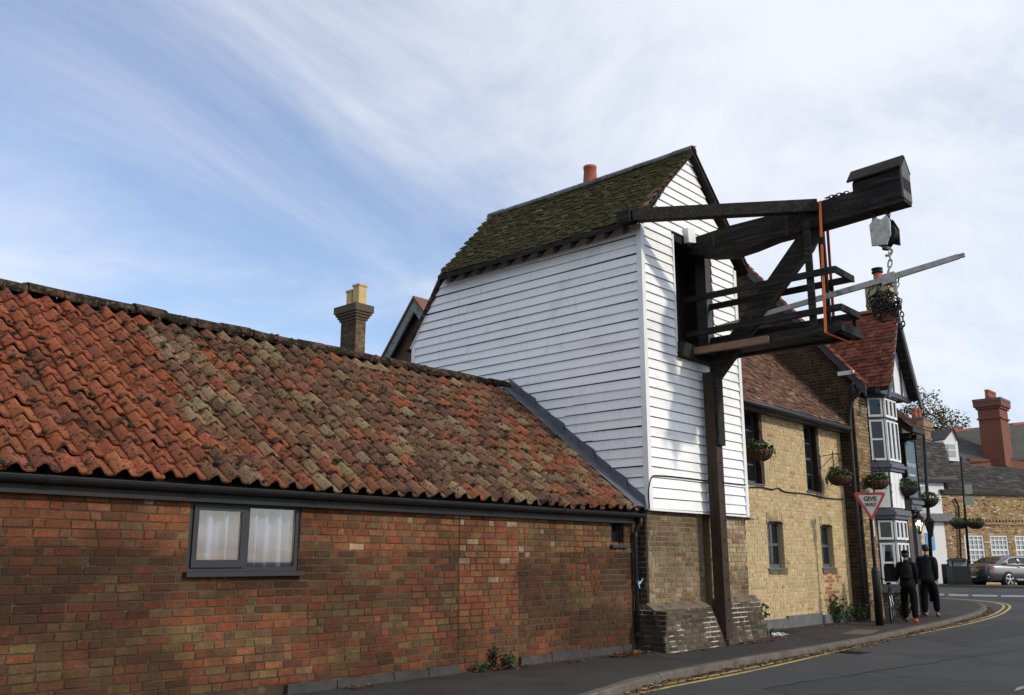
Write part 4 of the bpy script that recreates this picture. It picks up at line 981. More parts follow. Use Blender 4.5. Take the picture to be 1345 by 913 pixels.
def basket(c, r, label, seed, wall_y=None, post=None, flowers=((.10,.07,.35),(.30,.30,.55)), dark=False):
    rng = random.Random(seed); c = V(c)
    t = thing('hanging_basket', c, label, 'hanging basket', bask_g)
    n = 22; l = MB(); prof = []
    for k in range(9):
        th = math.pi/2*k/8; prof.append((r*math.sin(th), -r*.80*math.cos(th)))
    prof[0] = (.001, -r*.80)
    l.lathe(c, prof+[(r*.9, .0), (r*.85, -.05)], 22)
    l.build('liner', mk('coir_liner_%d' % seed, (.085,.038,.020) if not dark else (.03,.022,.016), vary=((25,.4),), rough=.95, bump=(60,1,(1,1,.2)), obj=False), t, smooth=True)
    w = MB()
    for k in range(14):
        th = 2*math.pi*k/14; w.tube([c+V((math.cos(th)*r*1.015*math.sin(q), math.sin(th)*r*1.015*math.sin(q), -r*.815*math.cos(q))) for q in [math.pi/2*i/6 for i in range(1, 7)]], .006, 4)
    w.build('wire_frame', M['iron'], t)
    f = MB(); leaves(f, c+V((0,0,.06)), (r*1.08, r*1.08, .12), 240, .085, rng)
    for k in range(5):
        th = rng.uniform(0, 6.28); leaves(f, c+V((math.cos(th)*r*.6, math.sin(th)*r*.6, .17)), .07, 18, .07, rng)
    for k in range(8):
        th = rng.uniform(0, 6.28); q_ = rng.uniform(.08, .26); leaves(f, c+V((math.cos(th)*r*1.12, math.sin(th)*r*1.12, .02-q_*.6)), (.03,.03,q_), 18, .042, rng)
    f.build('foliage', M['leafd'], t)
    fl = MB()
    for k in range(16):
        th = rng.uniform(0, 6.28); q = rng.uniform(0, r*1.0); fl.lathe(c+V((math.cos(th)*q, math.sin(th)*q, .13+rng.uniform(0,.08))), [(.0,0),(.032,.012),(.0,.02)], 6, jit(rng.choice(flowers), rng))
    fl.build('flowers', M['leafd'], t, kind='stuff')
    ch = MB(); apex = c+V((0,0,.52))
    for k in range(3):
        th = 2.1*k; ch.tube([c+V((math.cos(th)*r, math.sin(th)*r, 0)), apex], .005, 4)
    ch.build('hanging_wire', M['iron'], t)
    if wall_y is not None:
        b = MB(); w0 = V((c.x, wall_y-.005, apex.z-.02)); b.tube([w0, apex+V((0,0,.02))], .009, 6); b.tube([w0+V((0,0,-.28)), w0+V((0,(apex.y-w0.y)*.72,-.01))], .007, 6); b.bx(c.x-.02, c.x+.02, wall_y-.012, wall_y, w0.z-.32, w0.z+.04)
        b.build('bracket', M['iron'], t)
    return t
c1 = ony(997, 592, YY-.40); basket(c1, .275, 'hanging basket of violet pansies beside the white boarding on the yellow wall', 91, YY)
c2 = ony(1103, 626, YY-.45); basket(c2, .27, 'hanging basket near the dark drainpipe end of the yellow brick wall', 92, YY)
# empty wall bracket
b = MB(); w0 = ony(1094, 600, YY-.01); b.bx(w0.x-.02, w0.x+.02, YY-.014, YY-.002, w0.z-.30, w0.z+.14); b.tube([w0+V((0,0,.06)), w0+V((0,-.42,.06))], .010, 6); b.tube([w0+V((0,0,-.22)), w0+V((0,-.38,.05))], .008, 6)
tag(b.build('basket_bracket', M['iron']), 'empty iron basket bracket on the yellow brick wall', 'bracket')

def weed(c, h, n, rng, label, name='weed', spread=.18, size=.06, cols=GREENS, cat='plant', group=None):
    c = V(c); t = thing(name, c, label, cat, group); st = MB(); lf = MB()
    for i in range(n):
        a = rng.uniform(0, 6.28); e = c+V((math.cos(a)*spread*rng.random(), math.sin(a)*spread*rng.random(), h*rng.uniform(.5, 1))); m_ = (c+e)/2+V((rng.uniform(-.03,.03), rng.uniform(-.03,.03), 0))
        st.tube([c+V((rng.uniform(-.04,.04), rng.uniform(-.03,.03), 0)), m_, e], [.006,.005,.003], 4, (.05,.06,.02))
        for q in range(7):
            tt = .25+.75*q/6; p = c+(e-c)*tt; leaves(lf, p, size*.9, 3, size, rng, cols)
    st.build('stem', M['leafd'], t); lf.build('leaves', M['leafd'], t); return t
rng = random.Random(95)
weed((16.52, 8.72, 0), .62, 7, rng, 'tall leafy weed growing at the corner of the crane house base', spread=.25, size=.10)
weed((16.75, 8.62, 0), .20, 12, rng, 'low bright green weed spreading beside the tall leafy weed', spread=.28, size=.05, cols=[(.09,.17,.03),(.07,.13,.03)])
weed((21.25, 9.12, 0), .66, 16, rng, 'bushy green weed below the second small sash window', spread=.40, size=.09)
weed((22.05, 8.95, 0), .40, 12, rng, 'low weed growing at the foot of the dark drainpipe', spread=.35, size=.07)
weed((9.25, YW-.10, 0), .34, 6, rng, 'dark spindly weed climbing the brick pier strip', spread=.12, size=.05, cols=[(.015,.02,.01),(.02,.03,.012)])
weed((9.55, YW-.12, 0), .22, 8, rng, 'small green weed at the foot of the brick pier strip', spread=.15, size=.05)
weed((9.0, YW-.12, 0), .13, 7, rng, 'tiny weed among dead leaves at the foot of the outbuilding wall', spread=.15, size=.045)
weed((23.1, 8.32, 0), .55, 14, rng, 'dark green weed under the bay window plinth', spread=.30, size=.08, cols=[(.02,.035,.012),(.025,.045,.014)])
# grass in the gutter
g_ = MB(); rng = random.Random(96)
for i, p in enumerate(KR):
    if p.x < 8.5 or p.x > 31: continue
    dens = 14 if (15 < p.x < 30 and math.sin(p.x*3.1)+math.sin(p.x*1.3) > .1) else (3 if p.x > 12 else 1)
    nn = nrm(KR, i)
    for k in range(dens*4):
        q = p - nn*rng.uniform(.0, .10) + V((rng.uniform(-.25,.25), 0)); h = rng.uniform(.015, .075); a = rng.uniform(0, 6.28); w = V((math.cos(a)*.006, math.sin(a)*.006, 0)); o = V((q.x, q.y, gz(q.x)))
        g_.add([o-w, o+w, o+V((rng.uniform(-.03,.03), rng.uniform(-.03,.03), h))], [(0,1,2)], jit(rng.choice(GREENS+[(.10,.11,.04)]), rng, .3))
tag(g_.build('grass', M['leafd']), 'short weeds and grass growing along the kerb in the gutter', 'grass', kind='stuff')
# fallen leaves
f_ = MB(); rng = random.Random(97); LC = [(.13,.045,.022), (.09,.03,.018), (.16,.075,.03), (.06,.025,.016), (.20,.13,.06)]
def litter(x, y, z, n, sx, sy, h=.012):
    for _ in range(n):
        p = V((x+rng.gauss(0, sx), y+rng.gauss(0, sy), 0)); p.z = z+rng.uniform(.004, h); s = rng.uniform(.018, .045); a = rng.uniform(0, 6.28)
        d = V((math.cos(a), math.sin(a), rng.uniform(-.35,.35))); e = V((-math.sin(a), math.cos(a), rng.uniform(-.35,.35)))
        f_.add([p-d*s, p+e*s*.6, p+d*s, p-e*s*.55], [(0,1,2,3)], jit(rng.choice(LC), rng, .3))
litter(11.9, 8.40, 0, 170, .22, .08, .05); litter(12.4, 8.55, 0, 60, .12, .08, .03); litter(10.7, 8.40, 0, 26, .2, .06); litter(9.3, 8.55, 0, 120, .25, .06, .04); litter(6.9, 8.5, 0, 40, .1, .08, .03)
litter(16.3, 8.20, 0, 70, .25, .10, .03); litter(15.2, 8.02, 0, 70, .5, .05, .03); litter(13.4, 7.98, 0, 40, .5, .05, .02); litter(20.2, 8.9, 0, 50, .6, .15, .02)
for i, p in enumerate(KR):
    if 8.5 < p.x < 32:
        nn = nrm(KR, i); q = p-nn*.10
        litter(q.x, q.y, gz(q.x), 44, .16, .075, .022)
tag(f_.build('leaf_litter', M['leafd']), 'brown fallen leaves gathered along the wall foot and gutter', 'leaves', kind='stuff')
# bit of rubbish by the weed
rb_ = MB(); rng = random.Random(98); c = V((16.62, 8.30, .005))
for i in range(5):
    a = rng.uniform(0, 6.28); rb_.bar(c+V((rng.uniform(-.2,.2), rng.uniform(-.08,.08), .01)), c+V((rng.uniform(-.3,.3), rng.uniform(-.12,.12), .02+rng.random()*.05)), .012, .006)
rb_.bar(c+V((-.28,.05,.0)), c+V((-.27,.03,.26)), .012, .006)
for i in range(4): rb_.ob(c+V((rng.uniform(-.12,.15), rng.uniform(-.05,.05), .01)), (.07,.02,.02), (.0,.05,.02), (0,.0,.02))
tag(rb_.build('broken_frame', mk('white_scrap', (.55,.57,.62), rough=.5)), 'broken white plastic scrap lying by the weed', 'rubbish')
# patched slab and cover in the pavement
for p_, l_ in (([(1104,833),(1141,833.5),(1157,827.5),(1124,826.5)], 'pale concrete repair patch in the dark pavement'), ([(1019,830),(1046,832),(1052,828),(1026,827)], 'small dark access cover set in the pavement')):
    m_ = MB().add([onz(*q, .004) for q in p_], [(0,1,2,3)]).build('pavement_patch', M['kerb'] if 'pale' in l_ else M['iron']); tag(m_, l_, 'patch', kind='structure')
# ------------------------------------------------------------------ the gabled public house
YP = 8.85
pub = thing('public_house', (25, YP, 0), 'dark brick gabled pub with grey and white bay window', 'building')
GA = (12.35, 10.4)                                       # gable apex (Y, z)
SLP = (10.4-5.62)/(12.35-8.55)
mb = MB(); mb.prism([(XP+.03, YP, 0), (XP+.03, 15.8, 0), (XP+.03, 15.8, 6.0), (XP+.03, GA[0], GA[1]-.12), (XP+.03, YP, 5.88)], (.25, 0, 0))
mb.bx(XP+.28, 26.42, YP, YP+.25, 0, 5.0); mb.bx(26.17, 26.42, YP+.25, 15.8, 0, 5.0)
pwall = mb.build('wall', mk('dark_mortar', (.13,.095,.065), vary=((30,.3),), rough=.95, bump=(120,.4)), pub)
rng = random.Random(101)
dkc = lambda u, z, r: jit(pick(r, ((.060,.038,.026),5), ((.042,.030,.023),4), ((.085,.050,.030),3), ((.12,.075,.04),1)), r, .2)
cs = [c for c in courses(0, 3.45, .05, 10.2, [], rng, header=.3)]
# gable face, looking towards -X: u runs from the street corner inwards
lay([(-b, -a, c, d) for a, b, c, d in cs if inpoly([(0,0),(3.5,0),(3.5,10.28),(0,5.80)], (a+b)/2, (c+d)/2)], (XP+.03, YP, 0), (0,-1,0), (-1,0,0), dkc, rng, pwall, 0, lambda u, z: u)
fc = lambda u, z, r: jit(pick(r, ((.30,.215,.11),4), ((.22,.16,.085),3), ((.16,.11,.06),2)), r)
lay(courses(XP+.03, 23.32, .05, 5.4, [], rng, header=.4), (0, YP, 0), (1,0,0), (0,-1,0), fc, rng, pwall, 0, lambda u, z: u, base_mat=M['ybrick'])
lay(courses(24.50, 26.42, .05, 4.75, [(25.45, 26.3, 0, 2.15)], rng, header=.4), (0, YP, 0), (1,0,0), (0,-1,0), fc, rng, pwall, 0, lambda u, z: u, base_mat=M['ybrick'])
# main roof
MR = MB(); e0 = (8.50, 5.62)
for sg in (1, -1):
    MR.prism([(XP-.10, GA[0]-sg*(GA[0]-e0[0]), e0[1]), (XP-.10, GA[0], GA[1]), (XP-.10, GA[0], GA[1]-.12), (XP-.10, GA[0]-sg*(GA[0]-e0[0]), e0[1]-.12)], (.24, 0, 0))
proof = MR.build('roof', M['timber'], pub)
ms = V((0, GA[0]-e0[0], GA[1]-e0[1]))
rcol = lambda a, b, r: jit(pick(r, ((.20,.060,.036),5), ((.16,.052,.034),4), ((.24,.085,.05),2), ((.10,.04,.03),1)), r, .16)
plain_field('roof_tiles', (0, e0[0], e0[1]), (1,0,0), ms, [(XP-.12, 0), (22.62, 0), (22.62, ms.length), (XP-.12, ms.length)], rcol, rng, proof, M['tiles'])
MB().prism([(XP-.14, e0[0]-.05, e0[1]-.06), (XP-.14, GA[0], GA[1]-.0), (XP-.14, GA[0], GA[1]-.26), (XP-.14, e0[0]-.05, e0[1]-.32)], (.04, 0, 0)).build('bargeboard', mk('dark_slate_paint', (.045,.05,.06), rough=.5), pub)
# cross gable over the bay
CX, CZ = 24.12, 7.82; CE = (23.02, 5.60); CY0 = 8.14
cr_ = MB()
for sg in (1, -1):
    cr_.prism([(CX-sg*(CX-CE[0]), CY0, CE[1]), (CX, CY0, CZ), (CX, CY0, CZ-.10), (CX-sg*(CX-CE[0]), CY0, CE[1]-.10)], (0, 2.8, 0))
croof = cr_.build('roof', M['timber'], pub)
cs_ = V((CX-CE[0], 0, CZ-CE[1]))
plain_field('roof_tiles', (CE[0], 0, CE[1]), (0,1,0), cs_, [(CY0, 0), (10.9, 0), (10.9, cs_.length), (CY0, cs_.length)], rcol, rng, croof, M['tiles'], tg=.115, tw=.17)
for i in range(6):
    o = MB().add(*halfround(.44, .10)).build('ridge_tile', mk('lichen_ridge', (.20,.13,.06), layers=((6,.5,.62,(.36,.22,.04),.7),), vary=((10,.3),), rough=.9) if i == 0 else D.materials['lichen_ridge'], croof, smooth=True)
    o.rotation_euler = (0, 0, R(90)); o.location = (CX, CY0-.02+.45*i, CZ-.03)
dsl = D.materials['dark_slate_paint']
for sg in (1, -1):
    MB().prism([(CX-sg*(CX-CE[0]+.14), CY0-.03, CE[1]-.30), (CX, CY0-.03, CZ+.02), (CX, CY0-.03, CZ-.26), (CX-sg*(CX-CE[0]-.02), CY0-.03, CE[1]-.30)], (0, .05, 0)).build('bargeboard', dsl, pub)
MB().prism([(CE[0]+.05, 8.42, CE[1]-.02), (2*CX-CE[0]-.05, 8.42, CE[1]-.02), (CX, 8.42, CZ-.12)], (0, .06, 0)).build('gable_panel', M['whitep'], pub)
for x in (23.55, 24.12, 24.7): MB().bx(x-.05, x+.05, 8.40, 8.419, CE[1]-.02, CZ-.16-2.0*abs(x-CX)).build('gable_timber', dsl, pub)
MB().bx(CE[0]-.02, 2*CX-CE[0]+.02, 8.36, 8.48, CE[1]-.14, CE[1]-.02).build('gable_timber', dsl, pub)
MB().bx(23.28, 23.34, 8.44, YP, 5.56, 5.62).build('gable_panel', M['whitep'], pub)
# chimney
cc = onx(1157, 390, 25.5)
ch = MB().bx(25.2, 25.75, cc.y-.30, cc.y+.32, 7.6, 8.98).build('chimney_stack', mk('cream_render', (.36,.31,.18), vary=((5,.2),), rough=.9), pub)
MB().bx(25.14, 25.81, cc.y-.36, cc.y+.38, 8.86, 8.985).build('stack_cap', D.materials['cream_render'], ch)
pt = onx(1153, 366, 25.45)
MB().lathe((25.45, pt.y, 8.98), [(.13,0),(.13,.05),(.115,.08),(.115,.30),(.09,.30)], 14).build('chimney_pot', M['terra'], ch, smooth=True)
cw = MB().lathe((25.45, pt.y, 9.27), [(.15,0),(.16,.02),(.15,.05),(.13,.055),(.13,.09),(.155,.10),(.155,.14),(.05,.15)], 14); cw.build('cowl', M['iron'], ch)
# bay window
B0, B1, B2, B3 = V((23.30, YP)), V((23.50, 8.49)), V((24.36, 8.49)), V((24.56, YP))
bp = [B0, B1, B2, B3]
def offs(d):                                             # bay outline pushed outwards by d
    return [V((B0.x-d, YP)), V((B1.x-d*.75, B1.y-d)), V((B2.x+d*.75, B2.y-d)), V((B3.x+d, YP))]
def band(name, d, z0, z1, mat, par): return MB().prism([(q.x, q.y, z0) for q in offs(d)], (0, 0, z1-z0)).build(name, mat, par)
slate = mk('grey_bay_paint', (.080,.088,.105), rough=.5, vary=((4,.1),)); 
bay = band('bay_window', -.03, .72, 5.52, slate, pub)
for d, z0, z1 in ((.12,5.50,5.60),(.08,5.43,5.50),(.11,3.64,3.72),(.06,3.56,3.64),(.06,3.72,3.78),(.12,2.47,2.55),(.07,2.38,2.47),(.07,2.55,2.61),(.06,.62,.70),(.03,.70,.80)): band('moulding', d, z0, z1, slate, bay)
band('bay_plinth', -.02, 0, .715, mk('plinth_brick', (.075,.055,.038), vary=((20,.3),), rough=.9, bump=(40,.4)), pub)
def facet(a, b, z0, z1, cols, kind, par):
    """one framed light of the bay between plan points a and b"""
    u = V((b.x-a.x, b.y-a.y, 0)); L_ = u.length; u.normalize(); n = V((u.y, -u.x, 0)); O = V((a.x, a.y, 0))
    w = (L_-.05)/cols
    for i in range(cols):
        s0 = .035+i*w; s1 = .015+(i+1)*w
        f = MB(); t = .042
        def bx2(sa, sb, za, zb, d0, d1): f.ob(O+u*sa+n*d0+V((0,0,za)), u*(sb-sa), n*(d1-d0), (0,0,zb-za))
        if kind == 'panel':
            bx2(s0, s1, z0, z1, -.01, .012); f.build('panel', M['whitep'], par)
            continue
        bx2(s0, s0+t, z0, z1, -.02, .03); bx2(s1-t, s1, z0, z1, -.02, .03); bx2(s0+t, s1-t, z1-t, z1, -.02, .029); bx2(s0+t, s1-t, z0, z0+t*1.3, -.02, .029)
        if kind == 'sash': zm = z0+(z1-z0)*.52; bx2(s0+t, s1-t, zm-.022, zm+.022, -.02, .024)
        o = f.build('sash_frame', M['whitep'], par)
        p_ = MB(); p_.ob(O+u*(s0+t)+n*.0+V((0,0,z0+t)), u*(s1-s0-2*t), n*.006, (0,0,z1-z0-2*t)); p_.build('pane', M['glassd'], o)
        if kind == 'sash' and z0 < 2:
            for e in (0, 1):
                q = MB(); w0 = (s1-s0-2*t)*.33; q.prism([O+u*((s0+t) if not e else s1-t)+n*.0065+V((0,0,z1-t)), O+u*((s0+t+w0) if not e else s1-t-w0*.5)+n*.0065+V((0,0,z1-t)), O+u*((s0+t+w0*.35) if not e else s1-t-.01)+n*.0065+V((0,0,z0+(z1-z0)*.45)), O+u*((s0+t) if not e else s1-t)+n*.0065+V((0,0,z0+(z1-z0)*.45))], n*.003)
                q.build('drape', M['curtain'], o)
for a, b, cols in ((B0, B1, 1), (B1, B2, 3), (B2, B3, 1)):
    facet(a, b, 4.92, 5.40, cols, 'top', bay); facet(a, b, 3.82, 4.84, cols, 'sash' if cols == 1 else 'top', bay)
    facet(a, b, 2.66, 3.53, cols, 'panel', bay)
    facet(a, b, 1.88, 2.34, cols, 'top', bay); facet(a, b, .82, 1.80, cols, 'sash' if cols == 1 else 'top', bay)
# pipes, security light, eaves beyond the bay
p0 = [onx(1131,496,XP-.02), onx(1128,517,XP-.06), onx(1120,525,XP-.07), onx(1116,545,XP-.07), onx(1117,570,XP-.07)]
zb = p0[-1]; 
MB().tube(catmull(p0, 4)+[V((XP-.07, zb.y, 3.0)), V((XP-.07, zb.y, .05))], .045, 10).build('downpipe', M['greyup'], pub, smooth=True)
q = onx(1111, 490, XP-.12); MB().ob(q+V((-.03,-.20,-.05)), (.06,0,0), (0,.4,0), (0,0,.10)).build('flood_light', M['whitep'], pub)
q = onx(1128, 515, XP-.1); MB().lathe(V((XP-.06, YP-.06, 5.45)), [(.07,-.1),(.09,.0),(.09,.15),(.07,.18)], 12).build('rainwater_head', M['greyup'], pub)
# lower range of the pub beyond the bay
lr = MB().prism([(24.85, 8.35, 4.78), (24.85, 11, 7.4), (24.85, 11, 7.28), (24.85, 8.45, 4.68)], (.95, 0, 0)).build('roof', M['timber'], pub)
plain_field('roof_tiles', (0, 8.33, 4.80), (1,0,0), (0, 2.65, 2.62), [(24.82, 0), (25.84, 0), (25.84, 3.7), (24.82, 3.7)], lambda a, b, r: jit(pick(r, ((.06,.035,.025),3), ((.09,.05,.035),2)), r), rng, lr, M['tiles'])
MB().bx(24.85, 25.8, 8.27, 8.40, 4.66, 4.78).build('gutter', M['blackup'], pub)
for i in range(2): MB().bx(25.0+.48*i, 25.08+.48*i, 8.42, YP, 4.52, 4.66).build('rafter_foot', M['timber'], pub)
MB().tube([(25.15, 8.40, 4.66), (25.15, 8.55, 4.5), (25.15, 8.76, 4.35), (25.15, 8.76, 2.0)], .04, 8).build('downpipe', M['blackup'], pub, smooth=True)
# sign board
sb = thing('pub_sign', (26.0, 8.76, 3.8), 'blue grey sign board with white lettering on the pub front', 'sign')
S0, S1 = 25.45, 26.25; Z0s, Z1s = 3.02, 4.55
MB().bx(S0, S1, 8.74, 8.83, Z0s, Z1s).build('board', mk('teal_board', (.075,.125,.145), rough=.6, vary=((4,.1),)), sb)
fr = MB()
for a, b, c, d in ((S0-.05, S0, Z0s-.05, Z1s+.05), (S1, S1+.05, Z0s-.05, Z1s+.05), (S0, S1, Z1s, Z1s+.05), (S0, S1, Z0s-.05, Z0s)): fr.bx(a, b, 8.71, 8.831, c, d)
fr.build('frame', M['iron'], sb)
def text(s, size, mat, par, loc, rot, name='lettering', ext=.004, bold=0.0, sx=1.0):
    cu_ = D.curves.new(name, 'FONT'); cu_.body = s; cu_.size = size; cu_.align_x = 'CENTER'; cu_.align_y = 'CENTER'; cu_.extrude = ext; cu_.offset = bold
    t_ = D.objects.new(name, cu_); COL.objects.link(t_); bpy.context.view_layer.update()
    me = D.meshes.new_from_object(t_.evaluated_get(bpy.context.evaluated_depsgraph_get())); D.objects.remove(t_); me.materials.append(mat)
    me.transform(Matrix.Translation(loc) @ Matrix(rot).to_4x4() @ Matrix.Diagonal((sx,1,1,1)))
    return link(D.objects.new(name, me), par)
rotF = Matrix((V((1,0,0)), V((0,0,1)), V((0,-1,0)))).transposed()
text('Fountain', .20, mk('sign_white', (.55,.55,.57), rough=.6), sb, V((25.85, 8.735, 3.90)), rotF, ext=.003, sx=.95)
MB().bx(25.62, 26.08, 8.733, 8.739, 3.60, 3.635).build('small_lettering', D.materials['sign_white'], sb)
# porch canopy
pc = MB(); pc.bx(24.75, 25.62, 8.42, YP, 2.80, 2.90); pc.bx(24.80, 25.57, 8.47, YP, 2.66, 2.799); pc.build('porch_canopy', slate, pub)
for x in (25.42,): MB().bx(x-.05, x+.05, 8.60, 8.70, 0, 2.66).build('porch_post', slate, pub)
MB().bx(25.46, 26.29, YP-.02, YP+.04, 0.05, 2.14).build('door', mk('brown_door', (.06,.04,.03), rough=.5), pub)
# lanterns
def lantern(c, lit, label):
    c = V(c); t = thing('wall_lantern', c, label, 'lantern')
    l = MB().lathe(c, [(.05,-.20),(.115,.12),(.115,.121)], 6); l.build('glass', M['glassc'] if lit else M['glassd'], t)
    if lit: MB().lathe(c, [(.0,-.05),(.04,-.02),(.05,.03),(.03,.075),(0,.085)], 10).build('bulb', mk('lit_bulb', (.9,.8,.6), emit=((1.0,.80,.50), 9.0)), t, smooth=True)
    k = MB(); k.lathe(c, [(.135,.12),(.14,.15),(.05,.24),(.04,.27),(.055,.29),(.0,.33)], 6); k.lathe(c, [(.03,-.26),(.055,-.22),(.055,-.20)], 6)
    for i in range(6):
        th = math.pi/3*i; k.tube([c+V((.05*math.cos(th), .05*math.sin(th), -.20)), c+V((.117*math.cos(th), .117*math.sin(th), .12))], .008, 4)
    k.build('cage', M['iron'], t)
    MB().tube([c+V((0,0,.31)), c+V((0,.05,.42)), c+V((0,.18,.42)), c+V((0,YP-.01-c.y if c.y+.35 > YP-.4 else .35,.30))], .012, 6).build('bracket', M['iron'], t)
lantern((25.0, 8.40, 2.30), True, 'small lit lantern beside the pub porch'); lantern((25.25, 8.22, 2.22), False, 'black unlit lantern hanging at the porch corner')
if True:
    c3 = onx(1153, 632, 22.85); basket(c3, .26, 'hanging basket in front of the white bay panels above the give way sign', 93, None)
    br_ = MB(); br_.tube([c3+V((0,0,.53)), V((23.32, c3.y+.3, c3.z+.53))], .01, 6); tag(br_.build('basket_bracket', M['iron']), 'iron bracket on the grey bay holding a basket', 'bracket')
    c4 = ony(1191, 640, 8.40); basket(c4, .27, 'dark hanging basket below the pub sign board', 94, YP, dark=True)

# ------------------------------------------------------------------ give way sign
sp = ony(1143, 660, 8.05); sg_ = thing('give_way_sign', (sp.x, 8.05, 0), 'red and white triangular give way sign on a black post', 'road sign')
fwd2 = V((-sp.x, -8.05, 0)).normalized(); n = (fwd2*.8+V((0,-1,0))*.35).normalized(); u = V((n.y*-1, n.x, 0)); u = V((-n.y, n.x, 0)); u = u if u.dot(V((_r[0], _r[1], 0))) > 0 else -u
sw = .375; zc_ = ony(1139, 660, 8.05).z
C3 = V((sp.x, 8.05, zc_))
def tri(w, d0, d1, rc):
    h = w*1.732; pts = []
    base = [V((-w, h*.36)), V((w, h*.36)), V((0, -h*.64))]
    for i, p in enumerate(base):
        a = (base[i-1]-p).normalized(); b = (base[(i+1) % 3]-p).normalized()
        for t in (0, .5, 1): pts.append(p + a*rc*(1-t)**2 + b*rc*t**2 + (a+b)*rc*.12*(1 if t == .5 else 0))
    return [C3+u*q.x+V((0,0,q.y))+n*d0 for q in pts], n*(d1-d0)
MB().prism(*tri(sw, 0, .012, .07)).build('red_border', mk('sign_red', (.27,.022,.022), rough=.45, vary=((6,.15),)), sg_)
MB().prism(*tri(sw*.72, .0125, .016, .02)).build('white_face', mk('sign_face', (.36,.345,.33), rough=.5, vary=((5,.12),)), sg_)
MB().ob(C3-u*.2-n*.03+V((0,0,.03)), u*.4, n*.028, (0,0,.05)).build('bracket', M['iron'], sg_)
rotS = Matrix((u, V((0,0,1)), n)).transposed(); ink = mk('sign_black', (.012,.012,.012), rough=.5)
text('GIVE', .140, ink, sg_, C3+n*.0195+V((0,0,.085)), rotS, ext=.002, bold=.004); text('WAY', .110, ink, sg_, C3+n*.0195+V((0,0,-.045)), rotS, ext=.002, bold=.004)
pp = V((sp.x, 8.05, 0))-n*.05
MB().tube([pp+V((0,0,.0)), pp+V((.0,0,zc_+.10))], .038, 12).build('post', M['iron'], sg_, smooth=True)
MB().lathe(pp, [(.085,0),(.085,1.15),(.06,1.22),(.04,1.24)], 14).build('post_base', M['blackup'], sg_, smooth=True)
MB().ob(pp+u*.02+n*.045+V((0,0,1.9)), u*.03, n*.01, (0,0,.35)).build('sticker', M['whitep'], sg_)
MB().lathe(V((pp.x, pp.y, zc_+.20)), [(.03,0),(.09,.02),(.09,.09),(.02,.12)], 12).build('sign_light', mk('grey_plastic', (.28,.28,.29), rough=.5), sg_)
# ------------------------------------------------------------------ people
def skin_mesh(name, chains, mat, parent, root=0, sub=2, smooth=True):
    """chains: lists of (x, y, z, rx[, ry]); equal points are welded so the limbs grow out of one body"""
    pts, rad, idx, ed = [], [], {}, []
    for ch in chains:
        prev = None
        for q in ch:
            k = tuple(round(a, 4) for a in q[:3])
            if k not in idx: idx[k] = len(pts); pts.append(q[:3]); rad.append((q[3], q[4] if len(q) > 4 else q[3]))
            if prev is not None and prev != idx[k]: ed.append((prev, idx[k]))
            prev = idx[k]
    me = D.meshes.new(name); me.from_pydata(pts, ed, []); o = D.objects.new(name, me)
    link(o, parent); me.materials.append(mat)
    s = o.modifiers.new('skin', 'SKIN'); s.use_smooth_shade = smooth; s.branch_smoothing = .6
    for i, v in enumerate(me.skin_vertices[0].data): v.radius = rad[i]; v.use_root = (i == root)
    b = o.modifiers.new('sub', 'SUBSURF'); b.levels = sub; b.render_levels = sub
    return o
skinm = mk('skin_tone', (.30,.17,.11), rough=.55); darkskin = mk('skin_in_shade', (.28,.16,.10), rough=.55)
